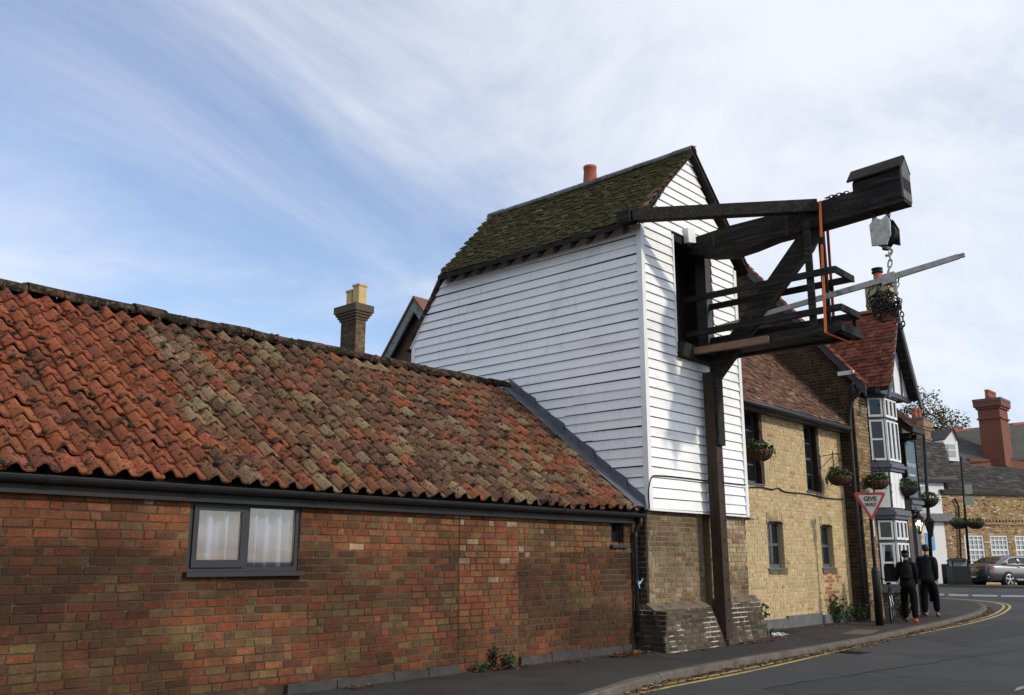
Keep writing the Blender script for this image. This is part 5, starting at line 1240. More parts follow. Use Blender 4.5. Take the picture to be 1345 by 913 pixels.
def person(base, H, head, label, jacket, trousers, shoes, hair, step, arms, cap=None, socks=None):
    """figure walking along 'head' (direction angle), seen from behind; built in its own frame and turned"""
    base = V(base); t = thing('person', base, label, 'person')
    c, s = math.cos(head), math.sin(head)
    f = V((c, s, 0)); r = V((s, -c, 0)); k = H/1.78
    def P(x, y, z, *rad): q = base + r*(x*k) + f*(y*k) + V((0,0,z*k)); return (q.x, q.y, q.z, *[a*k for a in rad])
    hipL, hipR = P(-.095, 0, .90, .085), P(.095, 0, .90, .085)
    kn = [P(-.11, step*.30+.03, .50, .060), P(.11, -step*.28+.03, .50, .060)]
    an = [P(-.11, step*.42 if step > 0 else step*.52, .10 if step > 0 else .10, .040), P(.11, -step*.50, .11, .040)]
    pel = P(0, 0, .95, .135, .10); ches = P(0, .0, 1.28, .150, .105); neckb = P(0, -.005, 1.47, .085, .075); neck = P(0, .015, 1.545, .052); hd0 = P(0, .03, 1.60, .060, .070); hd1 = P(0, .035, 1.67, .074, .090); hd2 = P(0, .03, 1.735, .060, .075)
    sh = [P(-.185, -.005, 1.415, .068), P(.185, -.005, 1.415, .068)]
    def arm(i, el, wr): return [ches, P(-.10 if i == 0 else .10, -.005, 1.40, .09, .08), sh[i], P(*el, .046), P(*wr, .031)]
    A = [arm(i, *arms[i]) for i in (0, 1)]
    hands = []
    for i in (0, 1):
        e, w = V(arms[i][0]), V(arms[i][1]); d = (w-e).normalized(); sx = (-1, 1)[i]
        pm = w+d*.07; hands.append([A[i][-1], P(*(w+d*.03), .026, .018), P(*pm, .036, .016)])
        fw = V((0, 1, 0)); fw = (fw-d*fw.dot(d)).normalized()
        for q in range(4):
            o_ = pm+fw*(.030-.020*q); ln = (.075,.082,.078,.06)[q]
            hands.append([P(*pm, .036, .016), P(*(o_+d*.025), .010), P(*(o_+d*(.025+ln*.5)+fw*.006), .0088), P(*(o_+d*(.025+ln*.85)+fw*.016-V((sx*.012,0,0))), .0078)])
        hands.append([P(*(w+d*.03), .026, .018), P(*(w+d*.055+fw*.035), .0105), P(*(w+d*.095+fw*.048), .009)])
    # one continuous body under the clothes
    body = [[pel, ches, neckb, neck, hd0, hd1, hd2]] + A + hands + [[pel, hipL, kn[0], an[0]], [pel, hipR, kn[1], an[1]]]
    skin_mesh('body', body, skinm, t)
    up = lambda q, a: (*q[:3], *[w*a for w in q[3:]])
    jk = [[P(0, 0, .78, .30, .205), P(0, 0, 1.00, .285, .19), P(0, 0, 1.20, .27, .18), up(ches, 1.62), up(neckb, 1.12), P(0, .012, 1.515, .064)]]
    for i in (0, 1):
        jk.append([up(ches, 1.62), P(-.10 if i == 0 else .10, -.005, 1.395, .15, .125), up(sh[i], 1.30), up(A[i][3], 1.5), (*A[i][4][:3], .044*k)])
    skin_mesh('jacket', jk, jacket, t)
    tr = [[P(0, 0, .98, .150, .115), P(0, 0, .90, .155, .12), P(-.10, 0, .80, .128), up(kn[0], 1.6), (*an[0][:3], .075*k)], [P(0, 0, .90, .155, .12), P(.10, 0, .80, .128), up(kn[1], 1.6), (*an[1][:3], .075*k)]]
    skin_mesh('trousers', tr, trousers, t)
    for i in (0, 1):
        a = V(an[i][:3]); back = (i == 1) == (step > 0)
        heel = a-V((0,0,.06*k))-f*.05*k; toe = a+f*.17*k; toe.z = base.z+.028*k; heel.z = base.z+(.075 if back else .035)*k
        if i == 0: pass
        skin_mesh('shoe', [[(*a, .050*k), (*(heel+f*.02*k), .042*k, .040*k), (*((heel+toe)/2+V((0,0,.008))), .043*k, .036*k), (*toe, .040*k, .026*k)]], shoes, t)
        if socks and i == 1: MB().lathe(a+V((0,0,-.045)), [(.052*k,-.03),(.058*k,0),(.058*k,.04),(.05*k,.045)], 12).build('sock', socks, t, smooth=True)
    hq = V(hd1[:3])
    # ears, nose
    for sx in (-1, 1): skin_mesh('ear', [[tuple(hq+r*sx*.078*k+V((0,0,-.015*k)))+(.012*k,.016*k), tuple(hq+r*sx*.086*k-f*.008*k+V((0,0,.018*k)))+(.010*k,.014*k)]], skinm, t, sub=1)
    skin_mesh('nose', [[tuple(hq+f*.088*k+V((0,0,.01*k)))+(.010*k,), tuple(hq+f*.108*k+V((0,0,-.022*k)))+(.014*k,)]], skinm, t, sub=1)
    for sx in (-1, 1): MB().lathe(hq+f*.080*k+r*sx*.032*k+V((0,0,.012*k)), [(.0,-.012*k),(.011*k,0),(0,.012*k)], 8).build('eye', M['whitep'], t)
    MB().bar(hq+f*.086*k+r*.026*k+V((0,0,-.055*k)), hq+f*.086*k-r*.026*k+V((0,0,-.055*k)), .008*k, .008*k).build('mouth', mk('lip_tone', (.22,.07,.06), rough=.6) if 'lip_tone' not in D.materials else D.materials['lip_tone'], t)
    if cap is None:
        skin_mesh('hair', [[tuple(hq-f*.038*k+V((0,0,-.095*k)))+(.060*k,.050*k), tuple(hq-f*.030*k+V((0,0,-.03*k)))+(.088*k,.085*k), tuple(hq-f*.020*k+V((0,0,.04*k)))+(.094*k,.100*k), tuple(hq-f*.006*k+V((0,0,.09*k)))+(.072*k,.088*k)]], hair, t)
    else:
        skin_mesh('hair', [[tuple(hq-f*.034*k+V((0,0,-.11*k)))+(.072*k,.060*k), tuple(hq-f*.03*k+V((0,0,-.05*k)))+(.092*k,.085*k), tuple(hq-f*.02*k+V((0,0,.02*k)))+(.094*k,.094*k)]], hair, t)
        skin_mesh('hat', [[tuple(hq-f*.015*k+V((0,0,-.01*k)))+(.100*k,.106*k), tuple(hq-f*.010*k+V((0,0,.05*k)))+(.098*k,.104*k), tuple(hq-f*.006*k+V((0,0,.085*k)))+(.070*k,.080*k)]], cap, t)
    return t, f, r, k
blk1 = mk('black_jacket_cloth', (.009,.009,.011), rough=.95, spec=.1, vary=((9,.45),), bump=(9,1.0,(1,1,.5))); blk2 = mk('dark_wool_coat', (.014,.0145,.017), rough=.95, spec=.1, vary=((9,.45),), bump=(8,1.0,(1,1,.5))); trs = mk('black_trouser_cloth', (.006,.006,.008), rough=.95, spec=.1, bump=(10,1.0,(1,1,.4)))
hairm = mk('dark_hair', (.010,.008,.007), rough=.6, bump=(60,.6)); shoe1 = mk('dark_shoe', (.03,.02,.018), rough=.6); shoe2 = mk('trainer', (.05,.035,.035), rough=.6, layers=((30,.55,.6,(.4,.4,.4),.8),))
hdg = R(14)
p1b = onz(1197, 818); p2b = onz(1224, 810.5)
person(p1b, 1.64, hdg+R(4), 'person in black with a rucksack and dark hat pushing a bicycle', blk1, trs, shoe1, hairm, .42, [((-.215,-.02,1.16), (-.25,.20,1.02)), ((.205,-.03,1.16), (.19,.09,.92))], cap=blk1, socks=mk('orange_sock', (.55,.07,.03), rough=.8))
person(p2b, 1.80, hdg-R(6), 'bare-headed person in a dark coat walking beside the bicycle', blk2, trs, shoe2, hairm, -.34, [((-.205,-.04,1.16), (-.195,.03,.90)), ((.205,-.05,1.16), (.20,.01,.90))])
# rucksack
c, s = math.cos(hdg+R(4)), math.sin(hdg+R(4)); f = V((c, s, 0)); r = V((s, -c, 0))
bk = thing('rucksack', p1b-f*.2+V((0,0,1.1)), 'black rucksack worn on the back of the person with the bicycle', 'rucksack')
o_ = p1b-f*.245; bpm = mk('rucksack_nylon', (.007,.007,.009), rough=.8, spec=.15, bump=(20,.3))
skin_mesh('bag', [[tuple(o_+V((0,0,.93)))+(.13,.075), tuple(o_-f*.02+V((0,0,1.08)))+(.145,.095), tuple(o_+V((0,0,1.24)))+(.13,.08), tuple(o_+f*.01+V((0,0,1.33)))+(.09,.05)]], bpm, bk)
skin_mesh('front_pocket', [[tuple(o_-f*.09+V((0,0,.95)))+(.09,.035), tuple(o_-f*.10+V((0,0,1.07)))+(.085,.035)]], bpm, bk)
for sx in (-1, 1): MB().tube(catmull([o_+r*sx*.08+f*.02+V((0,0,1.32)), p1b+r*sx*.10+V((0,0,1.435)), p1b+r*sx*.11+f*.13+V((0,0,1.28)), p1b+r*sx*.13+f*.02+V((0,0,1.02))], 5), .018, 6).build('shoulder_strap', bpm, bk)
# bicycle
bb = p1b - r*.40 + f*.10; bi = thing('bicycle', bb, 'dark bicycle wheeled along the pavement beside the bay window', 'bicycle')
wr_ = .335
def wheel(ctr, par):
    m_ = MB(); n_ = 28; m_.tube([ctr+f*math.cos(2*math.pi*k/n_)*wr_+V((0,0,math.sin(2*math.pi*k/n_)*wr_)) for k in range(n_+1)], .019, 8, caps=False)
    w = m_.build('wheel', M['iron'], par, smooth=True)
    m_ = MB(); m_.tube([ctr+f*math.cos(2*math.pi*k/n_)*(wr_-.026)+V((0,0,math.sin(2*math.pi*k/n_)*(wr_-.026))) for k in range(n_+1)], .010, 6, caps=False); m_.build('rim', mk('alloy', (.45,.45,.46), metal=.8, rough=.35) if 'alloy' not in D.materials else D.materials['alloy'], w)
    m_ = MB()
    for k in range(16): m_.tube([ctr+r*.03*(1 if k % 2 else -1), ctr+f*math.cos(2*math.pi*k/16)*(wr_-.03)+V((0,0,math.sin(2*math.pi*k/16)*(wr_-.03)))], .0014, 3)
    m_.tube([ctr-r*.05, ctr+r*.05], .02, 8); m_.build('spokes', D.materials['alloy'], w)
wA, wB = bb-f*.52+V((0,0,wr_+.018)), bb+f*.53+V((0,0,wr_+.018)); wheel(wA, bi); wheel(wB, bi)
bbk = bb-f*.10+V((0,0,.29)); seat = bb-f*.24+V((0,0,.82)); hdt = bb+f*.34+V((0,0,.86)); hdb = bb+f*.38+V((0,0,.70))
fr = MB()
for a, b in ((bbk, seat), (bbk, hdb), (seat-V((0,0,.08)), hdt), (hdt, hdb)): fr.tube([a, b], .016, 8)
for sx in (-1, 1):
    fr.tube([wA+r*sx*.055, bbk+r*sx*.03], .009, 6); fr.tube([wA+r*sx*.055, seat-V((0,0,.09))+r*sx*.02], .009, 6); fr.tube([hdb+r*sx*.04, wB+r*sx*.055], .011, 6)
fr.build('frame', mk('bike_paint', (.02,.02,.022), rough=.3), bi, smooth=True)
MB().tube(catmull([hdt+V((0,0,.06))-r*.31-f*.08, hdt+V((0,0,.10))-r*.24, hdt+V((0,0,.08)), hdt+V((0,0,.10))+r*.24, hdt+V((0,0,.06))+r*.31-f*.08], 5), .013, 8).build('handlebar', M['iron'], bi, smooth=True)
skin_mesh('saddle', [[tuple(seat-f*.10+V((0,0,.05)))+(.075,.03), tuple(seat+f*.02+V((0,0,.05)))+(.045,.025), tuple(seat+f*.15+V((0,0,.045)))+(.02,.018)]], M['iron'], bi)
cw_ = MB().lathe(bbk-r*.05, [(.09,0),(.09,.006)], 20, axis=tuple(r)); cw_.tube([bbk+r*.06, bbk+r*.08+V((0,0,-.16))+f*.03], .009, 6); cw_.tube([bbk-r*.06, bbk-r*.08+V((0,0,.16))-f*.03], .009, 6); cw_.build('crank', D.materials['alloy'], bi)
for sx in (-1, 1): MB().ob(bbk+r*sx*.08-V((0,0,sx*.16))+f*.03*sx-f*.05, f*.10, r*sx*.09, V((0,0,.018))).build('pedal', M['iron'], bi)

# ------------------------------------------------------------------ the junction beyond
FA, FB = onz(1250, 766, .27), onz(1346, 767, .27)
fu = V((.878, -.479, 0)).normalized(); fn = V((fu.y, -fu.x, 0)); fn = fn if fn.dot(V((-1,0,0))) > 0 else -fn
def fp(x, y, back=0.0):                                  # a pixel on the far facade plane, or a plane further behind it
    return onp(x, y, tuple(FA-fn*back), tuple(fn))
fpv = MB().prism([onz(1205,768,.26), onz(1420,771.5,.26), onz(1420,771.5,.26)-fn*12, onz(1205,768,.26)-fn*12], (0,0,-.4)).build('pavement', M['kerb']); tag(fpv, 'pale far pavement across the junction', 'pavement', kind='structure')
bwm = mk('mottled_far_brick', (.28,.175,.085), vary=((3,.2),(12,.3)), layers=((5.5,.54,.62,(.42,.33,.22),.8,(1,1,4)),(7,.60,.68,(.15,.065,.035),.8,(1,1,4)),(16,.62,.70,(.06,.045,.03),.7,(1,1,4))), rough=.9, bump=(60,.4))
slm = mk('slate_roof', (.052,.048,.042), vary=((1.5,.25),(14,.3)), layers=((3,.55,.7,(.10,.092,.075),.6),), rough=.85, bump=(20,.7,(1,1,5)))
bs = thing('brick_shop', FA, 'mottled yellow and red brick house with white sash windows beyond the junction', 'building')
WX = [(1270,1296), (1304,1328), (1337,1362)]
zt_, zs_, zg = fp(1300,703).z, 1.15, fp(1300,650).z
au = lambda x: (fp(x, 740)-FA).dot(fu)
W_ = [(au(a), au(b), zs_, zt_) for a, b in WX]
mb = MB()
for a, b, c, d in holes_rects(-.1, au(1420), .1, zg, W_): mb.ob(FA+fu*a+V((0,0,c-FA.z)), fu*(b-a), -fn*.3, (0,0,d-c))
bsw = mb.build('wall', D.materials['lime_mortar'], bs)
lay(courses(-.1, au(1419), .3, zg-.02, W_, rng, header=.35), V((FA.x, FA.y, 0)), fu, fn, lambda u, z, r: jit(pick(r, ((.30,.185,.085),5), ((.24,.135,.060),4), ((.36,.26,.13),2.5), ((.50,.43,.32),1.3), ((.15,.065,.038),1.4), ((.07,.05,.035),.9)), r, .14), rng, bsw, 0, lambda u, z: u, base_mat=M['ybrick'])
for i in range(70):
    a = au(1253)+i*.22; MB().ob(FA+fu*a+V((0,0,fp(1300,684.5).z-FA.z)), fu*.11, fn*.07, (0,0,.10)).build('dentil_brick', bwm, bsw)
    if a > au(1410): break
MB().ob(FA+fu*-.1+V((0,0,fp(1300,689).z-FA.z)), fu*(au(1420)), fn*.05, (0,0,.10)).build('string_course', bwm, bsw)
for (a, b, c, d) in W_:
    f_ = MB(); O = FA-fn*.10; O.z = 0
    def fb(u0, u1, z0, z1, d0=0, d1=.06): f_.ob(O+fu*u0+fn*d0+V((0,0,z0)), fu*(u1-u0), fn*(d1-d0), (0,0,z1-z0))
    w = b-a
    fb(a, a+.09, c, d); fb(b-.09, b, c, d); fb(a, b, d-.09, d, 0, .058); fb(a, b, c, c+.1, 0, .058); fb(a+.09, b-.09, (c+d)/2-.04, (c+d)/2+.04, 0, .05)
    for k in (1, 2, 3): fb(a+.09+(w-.18)*k/4-.02, a+.09+(w-.18)*k/4+.02, c+.1, d-.09, .005, .045)
    for k in (1, 2, 4, 5): fb(a+.09, b-.09, c+(d-c)*k/6-.02, c+(d-c)*k/6+.02, .006, .044)
    wo2 = f_.build('window', M['whitep'], bs)
    MB().ob(O+fu*(a+.05)+fn*.001+V((0,0,c+.05)), fu*(w-.1), -fn*.01, (0,0,d-c-.1)).build('pane', mk('net_curtained_glass', (.30,.32,.33), rough=.25, spec=.5) if 'net_curtained_glass' not in D.materials else D.materials['net_curtained_glass'], wo2)
    MB().ob(FA+fu*(a-.08)+fn*.002+V((0,0,c-.12-FA.z)), fu*(w+.16), fn*.08, (0,0,.12)).build('sill', M['stone'], wo2)
gl = fp(1250,648); MB().ob(FA+fu*-.15+fn*.02+V((0,0,zg-FA.z)), fu*(au(1420)+.3), fn*.14, (0,0,.13)).build('gutter', M['blackup'], bs)
def slab(name, pts, th, mat, par):
    o = MB().prism(pts, (0,0,-th)).build(name, mat, par)
    u_ = V(pts[1])-V(pts[0]); u_.z = 0; u_.normalize(); s_ = V(pts[3])-V(pts[0]); s_ = s_-u_*s_.dot(u_); s_.normalize()
    poly = [((V(q)-V(pts[0])).dot(u_), (V(q)-V(pts[0])).dot(s_)) for q in pts]
    plain_field('slates', pts[0], u_, s_, poly, lambda a, b, r: jit(pick(r, ((.055,.051,.045),5), ((.042,.040,.037),4), ((.075,.068,.055),2), ((.10,.09,.07),.6)), r, .2), rng, o, M['tiles'], tw=.30, tg=.22, th=.016)
    return o
r0, r1 = fp(1195,566,5), fp(1425,612,5)
slab('roof', [FA+fu*-.2+fn*.1+V((0,0,zg+.12-FA.z)), FA+fu*au(1420)+fn*.1+V((0,0,zg+.12-FA.z)), fp(1425,652,3.2), fp(1234,608,3.2)], .12, slm, bs)
MB().tube([fp(1252,655)+fn*.1, fp(1257,665)+fn*.1, fp(1262,768)+fn*.1], .05, 6).build('downpipe', M['blackup'], bs)
# white rendered house
wm = mk('white_render', (.70,.70,.69), vary=((1.2,.06),(8,.05)), rough=.8)
wh = thing('white_house', fp(1205,767), 'white rendered shop house with slate roof left of the mottled brick house', 'building')
mb = MB(); mb.ob(V((*fp(1180,740).xy, .1)), fp(1250,740)-fp(1180,740)-V((0,0,(fp(1250,740)-fp(1180,740)).z)), -fn*.4, (0,0,fp(1225,628).z-.1)); whw = mb.build('wall', wm, wh)
MB().ob(fp(1180,684)+fn*.004, V((fp(1249,684)-fp(1180,684)).xy.to_3d()), fn*.28, (0,0,.38)).build('shop_cornice', mk('worn_fascia', (.16,.16,.155), vary=((4,.3),), rough=.8), wh)
MB().ob(fp(1201,737)+fn*.003, V((fp(1222,737)-fp(1201,737)).xy.to_3d()), fn*.03, (0,0,(fp(1210,700)-fp(1210,737)).z)).build('poster_window', mk('poster_print', (.42,.30,.26), vary=((1.2,.3),), layers=((1.4,.48,.52,(.55,.52,.48),.9),), rough=.4), wh)
MB().ob(fp(1216,722)+fn*.035, V((fp(1228,722)-fp(1216,722)).xy.to_3d()), fn*.02, (0,0,(fp(1210,700)-fp(1210,722)).z)).build('blue_poster', mk('blue_print', (.10,.30,.55), rough=.5), wh)
uw = MB(); O = fp(1205,672)+fn*.01; wv = V((fp(1222,672)-fp(1205,672)).xy.to_3d()); hz = (fp(1205,636)-fp(1205,672)).z
w0 = MB().ob(O, wv, fn*.05, (0,0,hz)).build('window', M['whitep'], wh); MB().ob(O+wv*.12+fn*.05+V((0,0,hz*.08)), wv*.76, fn*.006, (0,0,hz*.38)).build('pane', D.materials['net_curtained_glass'], w0); MB().ob(O+wv*.12+fn*.05+V((0,0,hz*.54)), wv*.76, fn*.006, (0,0,hz*.38)).build('pane', D.materials['net_curtained_glass'], w0)
MB().ob(fp(1176,632)+fn*.05, V((fp(1254,632)-fp(1176,632)).xy.to_3d()), fn*.2, (0,0,.14)).build('gutter', M['blackup'], wh)
slab('roof', [fp(1172,630)+fn*.15, fp(1256,630)+fn*.15, fp(1236,592,3.2), fp(1165,575,3.2)], .12, slm, wh)
def stack(par, x0, x1, y0, y1, back, mat, capm, pots, depth=.8, corb=True):
    """chimney stack from pixels: left, right, top, foot on a plane behind the far facade"""
    a, b = fp(x0, y1, back), fp(x1, y1, back); w = V((b-a).xy.to_3d()); zt2 = fp((x0+x1)/2, y0, back).z; z0 = a.z-1.0
    rot_ = Matrix.Rotation(R(28), 3, 'Z'); c_ = (a+b)/2; L_ = w.length*.80; ux, uy = rot_ @ fu, rot_ @ -fn
    def bxc(l, d, z, h): return MB().ob(V((c_.x, c_.y, z))-ux*l/2-uy*d/2, ux*l, uy*d, (0,0,h))
    H_ = zt2-z0
    o = bxc(L_*.86, L_*.62, z0, H_*1.0).build('chimney_stack', mat, par)
    if corb:
        bxc(L_*.94, L_*.70, zt2-H_*.30, .10).build('corbel', mat, o)
        bxc(L_*.95, L_*.71, zt2-.62, .14).build('corbel', mat, o); bxc(L_*1.04, L_*.80, zt2-.48, .34).build('corbel', mat, o)
    bxc(L_*1.06, L_*.82, zt2-.14, .16).build('cap', capm, o)
    for k in range(pots):
        p = V((c_.x, c_.y, zt2))+ux*((k+.5)/pots-.5)*L_*.86
        MB().lathe(p, [(.17,0),(.15,.30),(.14,.52),(.16,.54),(.16,.62),(.1,.62)], 12).build('chimney_pot', M['terra'], o, smooth=True)
    return o
rbm = mk('orange_red_brick', (.18,.062,.038), vary=((6,.25),(20,.3)), layers=((9,.55,.65,(.10,.038,.027),.7,(1,1,5)),), rough=.9, bump=(50,.4,(1,1,4)))
ybm = mk('mixed_chimney_brick', (.26,.17,.085), vary=((6,.25),(20,.3)), layers=((3,.52,.60,(.17,.075,.045),.8),), rough=.9, bump=(50,.4,(1,1,4)))
stack(wh, 1194, 1228, 552, 618, 3.6, ybm, M['stone'], 2)
# house behind: slate roof with orange ridge, dormer, big red stack
rh = thing('slate_house', fp(1290,640,7), 'slate roofed house with a white dormer and tall red chimney behind the brick house', 'building')
slab('roof', [fp(1205,612,6.2), fp(1360,600,6.2), fp(1360,553,9.5), fp(1243,566,9.5), fp(1205,575,9.5)], .15, slm, rh)
MB().ob(fp(1280,660,6.2), V((fp(1420,660,6.2)-fp(1280,660,6.2)).xy.to_3d()), -fn*.3, (0,0,(fp(1290,603,6.2)-fp(1290,660,6.2)).z)).build('wall', rbm, rh)
for a, b in (((1226,574),(1241,576)), ((1247,565.5),(1292,569)), ((1328,559),(1360,556))): MB().bar(fp(*a, 9.45), fp(*b, 9.45), .25, .32).build('ridge_tiles', M['terra'], rh)
stack(rh, 1289, 1330, 527, 592, 6.6, rbm, M['stone'], 4)
dm = MB(); a, b, t = fp(1242,605,5.8), fp(1260,604,5.8), fp(1251,565,5.8)
zt3 = fp(1250,579,5.8).z; dm.prism([a, V((b.x,b.y,a.z)), V((b.x,b.y,zt3)), V((t.x,t.y,t.z)), V((a.x,a.y,zt3))], -fn*3); dmo = dm.build('dormer', wm, rh)
dw = V((b-a).xy.to_3d()); MB().ob(a+dw*.22+fn*.012+V((0,0,.25)), dw*.56, fn*.02, (0,0,(zt3-a.z)*.62)).build('pane', D.materials['net_curtained_glass'], dmo)
MB().ob(a+dw*.20+fn*.033+V((0,0,.25+(zt3-a.z)*.30)), dw*.60, fn*.02, (0,0,.06)).build('sash_bar', M['whitep'], dmo)
for k, (q0, q1) in enumerate(((V((a.x,a.y,zt3)), t), (V((b.x,b.y,zt3)), t))):
    MB().prism([q0+fn*.12+V((0,0,.02)), q1+fn*.12+V((0,0,.05)), q1-fn*3+V((0,0,.05)), q0-fn*3+V((0,0,.02))], (0,0,.08)).build('dormer_roof', slm, dmo)
# poles with baskets
def lamp_post(x0, y0, x1, y1, z, label, bz):
    b = onz(x0, y0, z); t = thing('lamp_post', b, label, 'post', 'black posts at the junction'); top = onx(x1, y1, b.x)
    MB().tube([b, top], [.065, .05], 10).build('pole', M['iron'], t, smooth=True)
    MB().lathe(b, [(.12,0),(.12,.9),(.07,1.0)], 12).build('pole_base', M['iron'], t, smooth=True); return b, top, t
b1, t1, L1 = lamp_post(1226, 790, 1213, 566, gz(34)+.09, 'black post with a red flowering basket in front of the white house', 0)
b2, t2, L2 = lamp_post(1275, 768, 1262, 600, .26, 'black post with twin yellow baskets by the litter bin', 0)
cB = V((b1.x, b1.y, onx(1224, 655, b1.x).z)); basket(cB+V((0,-.10,0)), .37, 'round basket fixed on the black post before the white house', 111, None, flowers=((.10,.02,.02),(.05,.05,.2)), dark=True)
for i, x in enumerate((1260, 1281)):
    q = onx(x, 686, b2.x); basket((b2.x, q.y, q.z), .40, ('yellow flowered basket on the white house side of the bin post', 'yellow flowered basket on the parked car side of the bin post')[i], 112+i, None, flowers=((.55,.45,.03),(.45,.40,.04)), dark=True)
for y_, h_, w_ in ((649, .45, .32), (664, .42, .40)):
    q = onx(1268, y_, b2.x-.08); MB().ob(q, (0,-w_,0), (-.02,0,0), (0,0,h_)).build('notice_plate', mk('cream_plate', (.42,.40,.28), rough=.5) if 'cream_plate' not in D.materials else D.materials['cream_plate'], L2)
# litter bin
lb = onz(1261, 768.5, .26); bn = thing('litter_bin', lb, 'black litter bin with hooded top by the lamp post', 'bin')
dx = V((_r[0], _r[1], 0)); dy = V((_f[0], _f[1], 0)).normalized(); bw = .42
MB().prism([lb+dx*sx*bw*a+dy*sy*.30*a for sx, sy, a in ((-1,-1,1),(1,-1,1),(1,1,1),(-1,1,1))], (0,0,.86)).build('body', M['blackup'], bn)
MB().prism([lb+dx*sx*bw*1.04+dy*sy*.33+V((0,0,.10)) for sx, sy in ((-1,-1),(1,-1),(1,1),(-1,1))], (0,0,.08)).build('base_band', M['iron'], bn)
for sx in (-1, 1):
    for sy in (-1, 1): MB().ob(lb+dx*sx*(bw-.04)+dy*sy*.26+V((0,0,.86)), dx*.05*-sx, dy*.05*-sy, (0,0,.26)).build('hood_post', M['iron'], bn)
MB().prism([lb+dx*sx*(bw-.06)+dy*sy*.1+V((0,0,.86)) for sx, sy in ((-1,-1),(1,-1),(1,1),(-1,1))], (0,0,.25)).build('ash_plate', D.materials['grey_plastic'], bn)
hd = MB(); lo = [lb+dx*sx*bw*1.03+dy*sy*.31+V((0,0,1.10)) for sx, sy in ((-1,-1),(1,-1),(1,1),(-1,1))]; hi = [lb+dx*sx*bw*.6+dy*sy*.18+V((0,0,1.24)) for sx, sy in ((-1,-1),(1,-1),(1,1),(-1,1))]
hd.add(lo+hi, [(3,2,1,0),(4,5,6,7)]+[(i, (i+1) % 4, 4+(i+1) % 4, 4+i) for i in range(4)]); hd.build('hood', M['blackup'], bn)
dw_ = MB().ob(onz(1236,767,.26)-dy*.3, V((onz(1262,767,.26)-onz(1236,767,.26)).xy.to_3d()), dy*.08, (0,0,.95)); 
tag(dw_.build('low_wall', M['iron']), 'low black boarded barrier left of the litter bin', 'barrier')

# ------------------------------------------------------------------ parked saloon car
cz = gz(52); wc = onz(1324, 771, cz)                       # near rear wheel contact
hh = V((.262*.69+.965*.72, -.965*.69+.262*.72, 0)).normalized(); rr_ = V((hh.y, -hh.x, 0))   # heading, right hand side
if rr_.dot(V((-1,0,0))) < 0: rr_ = -rr_
ctr = wc - rr_*.80
car = thing('saloon_car', V((ctr.x, ctr.y, cz)), 'dark grey saloon car parked at the junction', 'car')
def CP(l, w, z): return V((ctr.x, ctr.y, cz)) + hh*l + rr_*w + V((0,0,z))
def loft(secs, par, name, mat, closed=True, smooth=True, caps=True):
    n_ = len(secs[0]); m_ = MB(); vs = [q for s in secs for q in s]
    fs = [(i*n_+k, i*n_+(k+1) % n_, (i+1)*n_+(k+1) % n_, (i+1)*n_+k) for i in range(len(secs)-1) for k in range(n_ if closed else n_-1)]
    if caps and closed: fs += [tuple(range(n_-1, -1, -1)), tuple((len(secs)-1)*n_+k for k in range(n_))]
    m_.add(vs, fs); return m_.build(name, mat, par, smooth=smooth)
paint = mk('grey_metallic_paint', (.12,.121,.123), metal=.6, rough=.28, coat=.8)
secs = []
#      l     halfw  zlow  zmid  zbelt
ST = [(-1.08,.70,.42,.62,.94), (-1.05,.80,.32,.62,1.00), (-.98,.86,.28,.60,1.035), (-.75,.905,.27,.60,1.04), (-.35,.92,.26,.60,1.03), (.3,.925,.24,.58,1.00), (1.2,.925,.24,.58,.985), (2.2,.92,.24,.58,.975), (2.8,.915,.26,.58,.95), (3.4,.89,.27,.56,.88), (3.72,.82,.30,.54,.78), (3.82,.70,.36,.52,.70)]
for l, w, zl, zm_, zb_ in ST:
    half = [(w*.86, zl), (w*.97, zl+.06), (w, zm_), (w*.985, zb_-.13), (w*.93, zb_-.03), (w*.80, zb_), (w*.4, zb_+.012)]
    secs.append([CP(l, a, b) for a, b in half]+[CP(l, -a, b) for a, b in half[::-1]])
bodyo = loft(secs, car, 'body', paint)
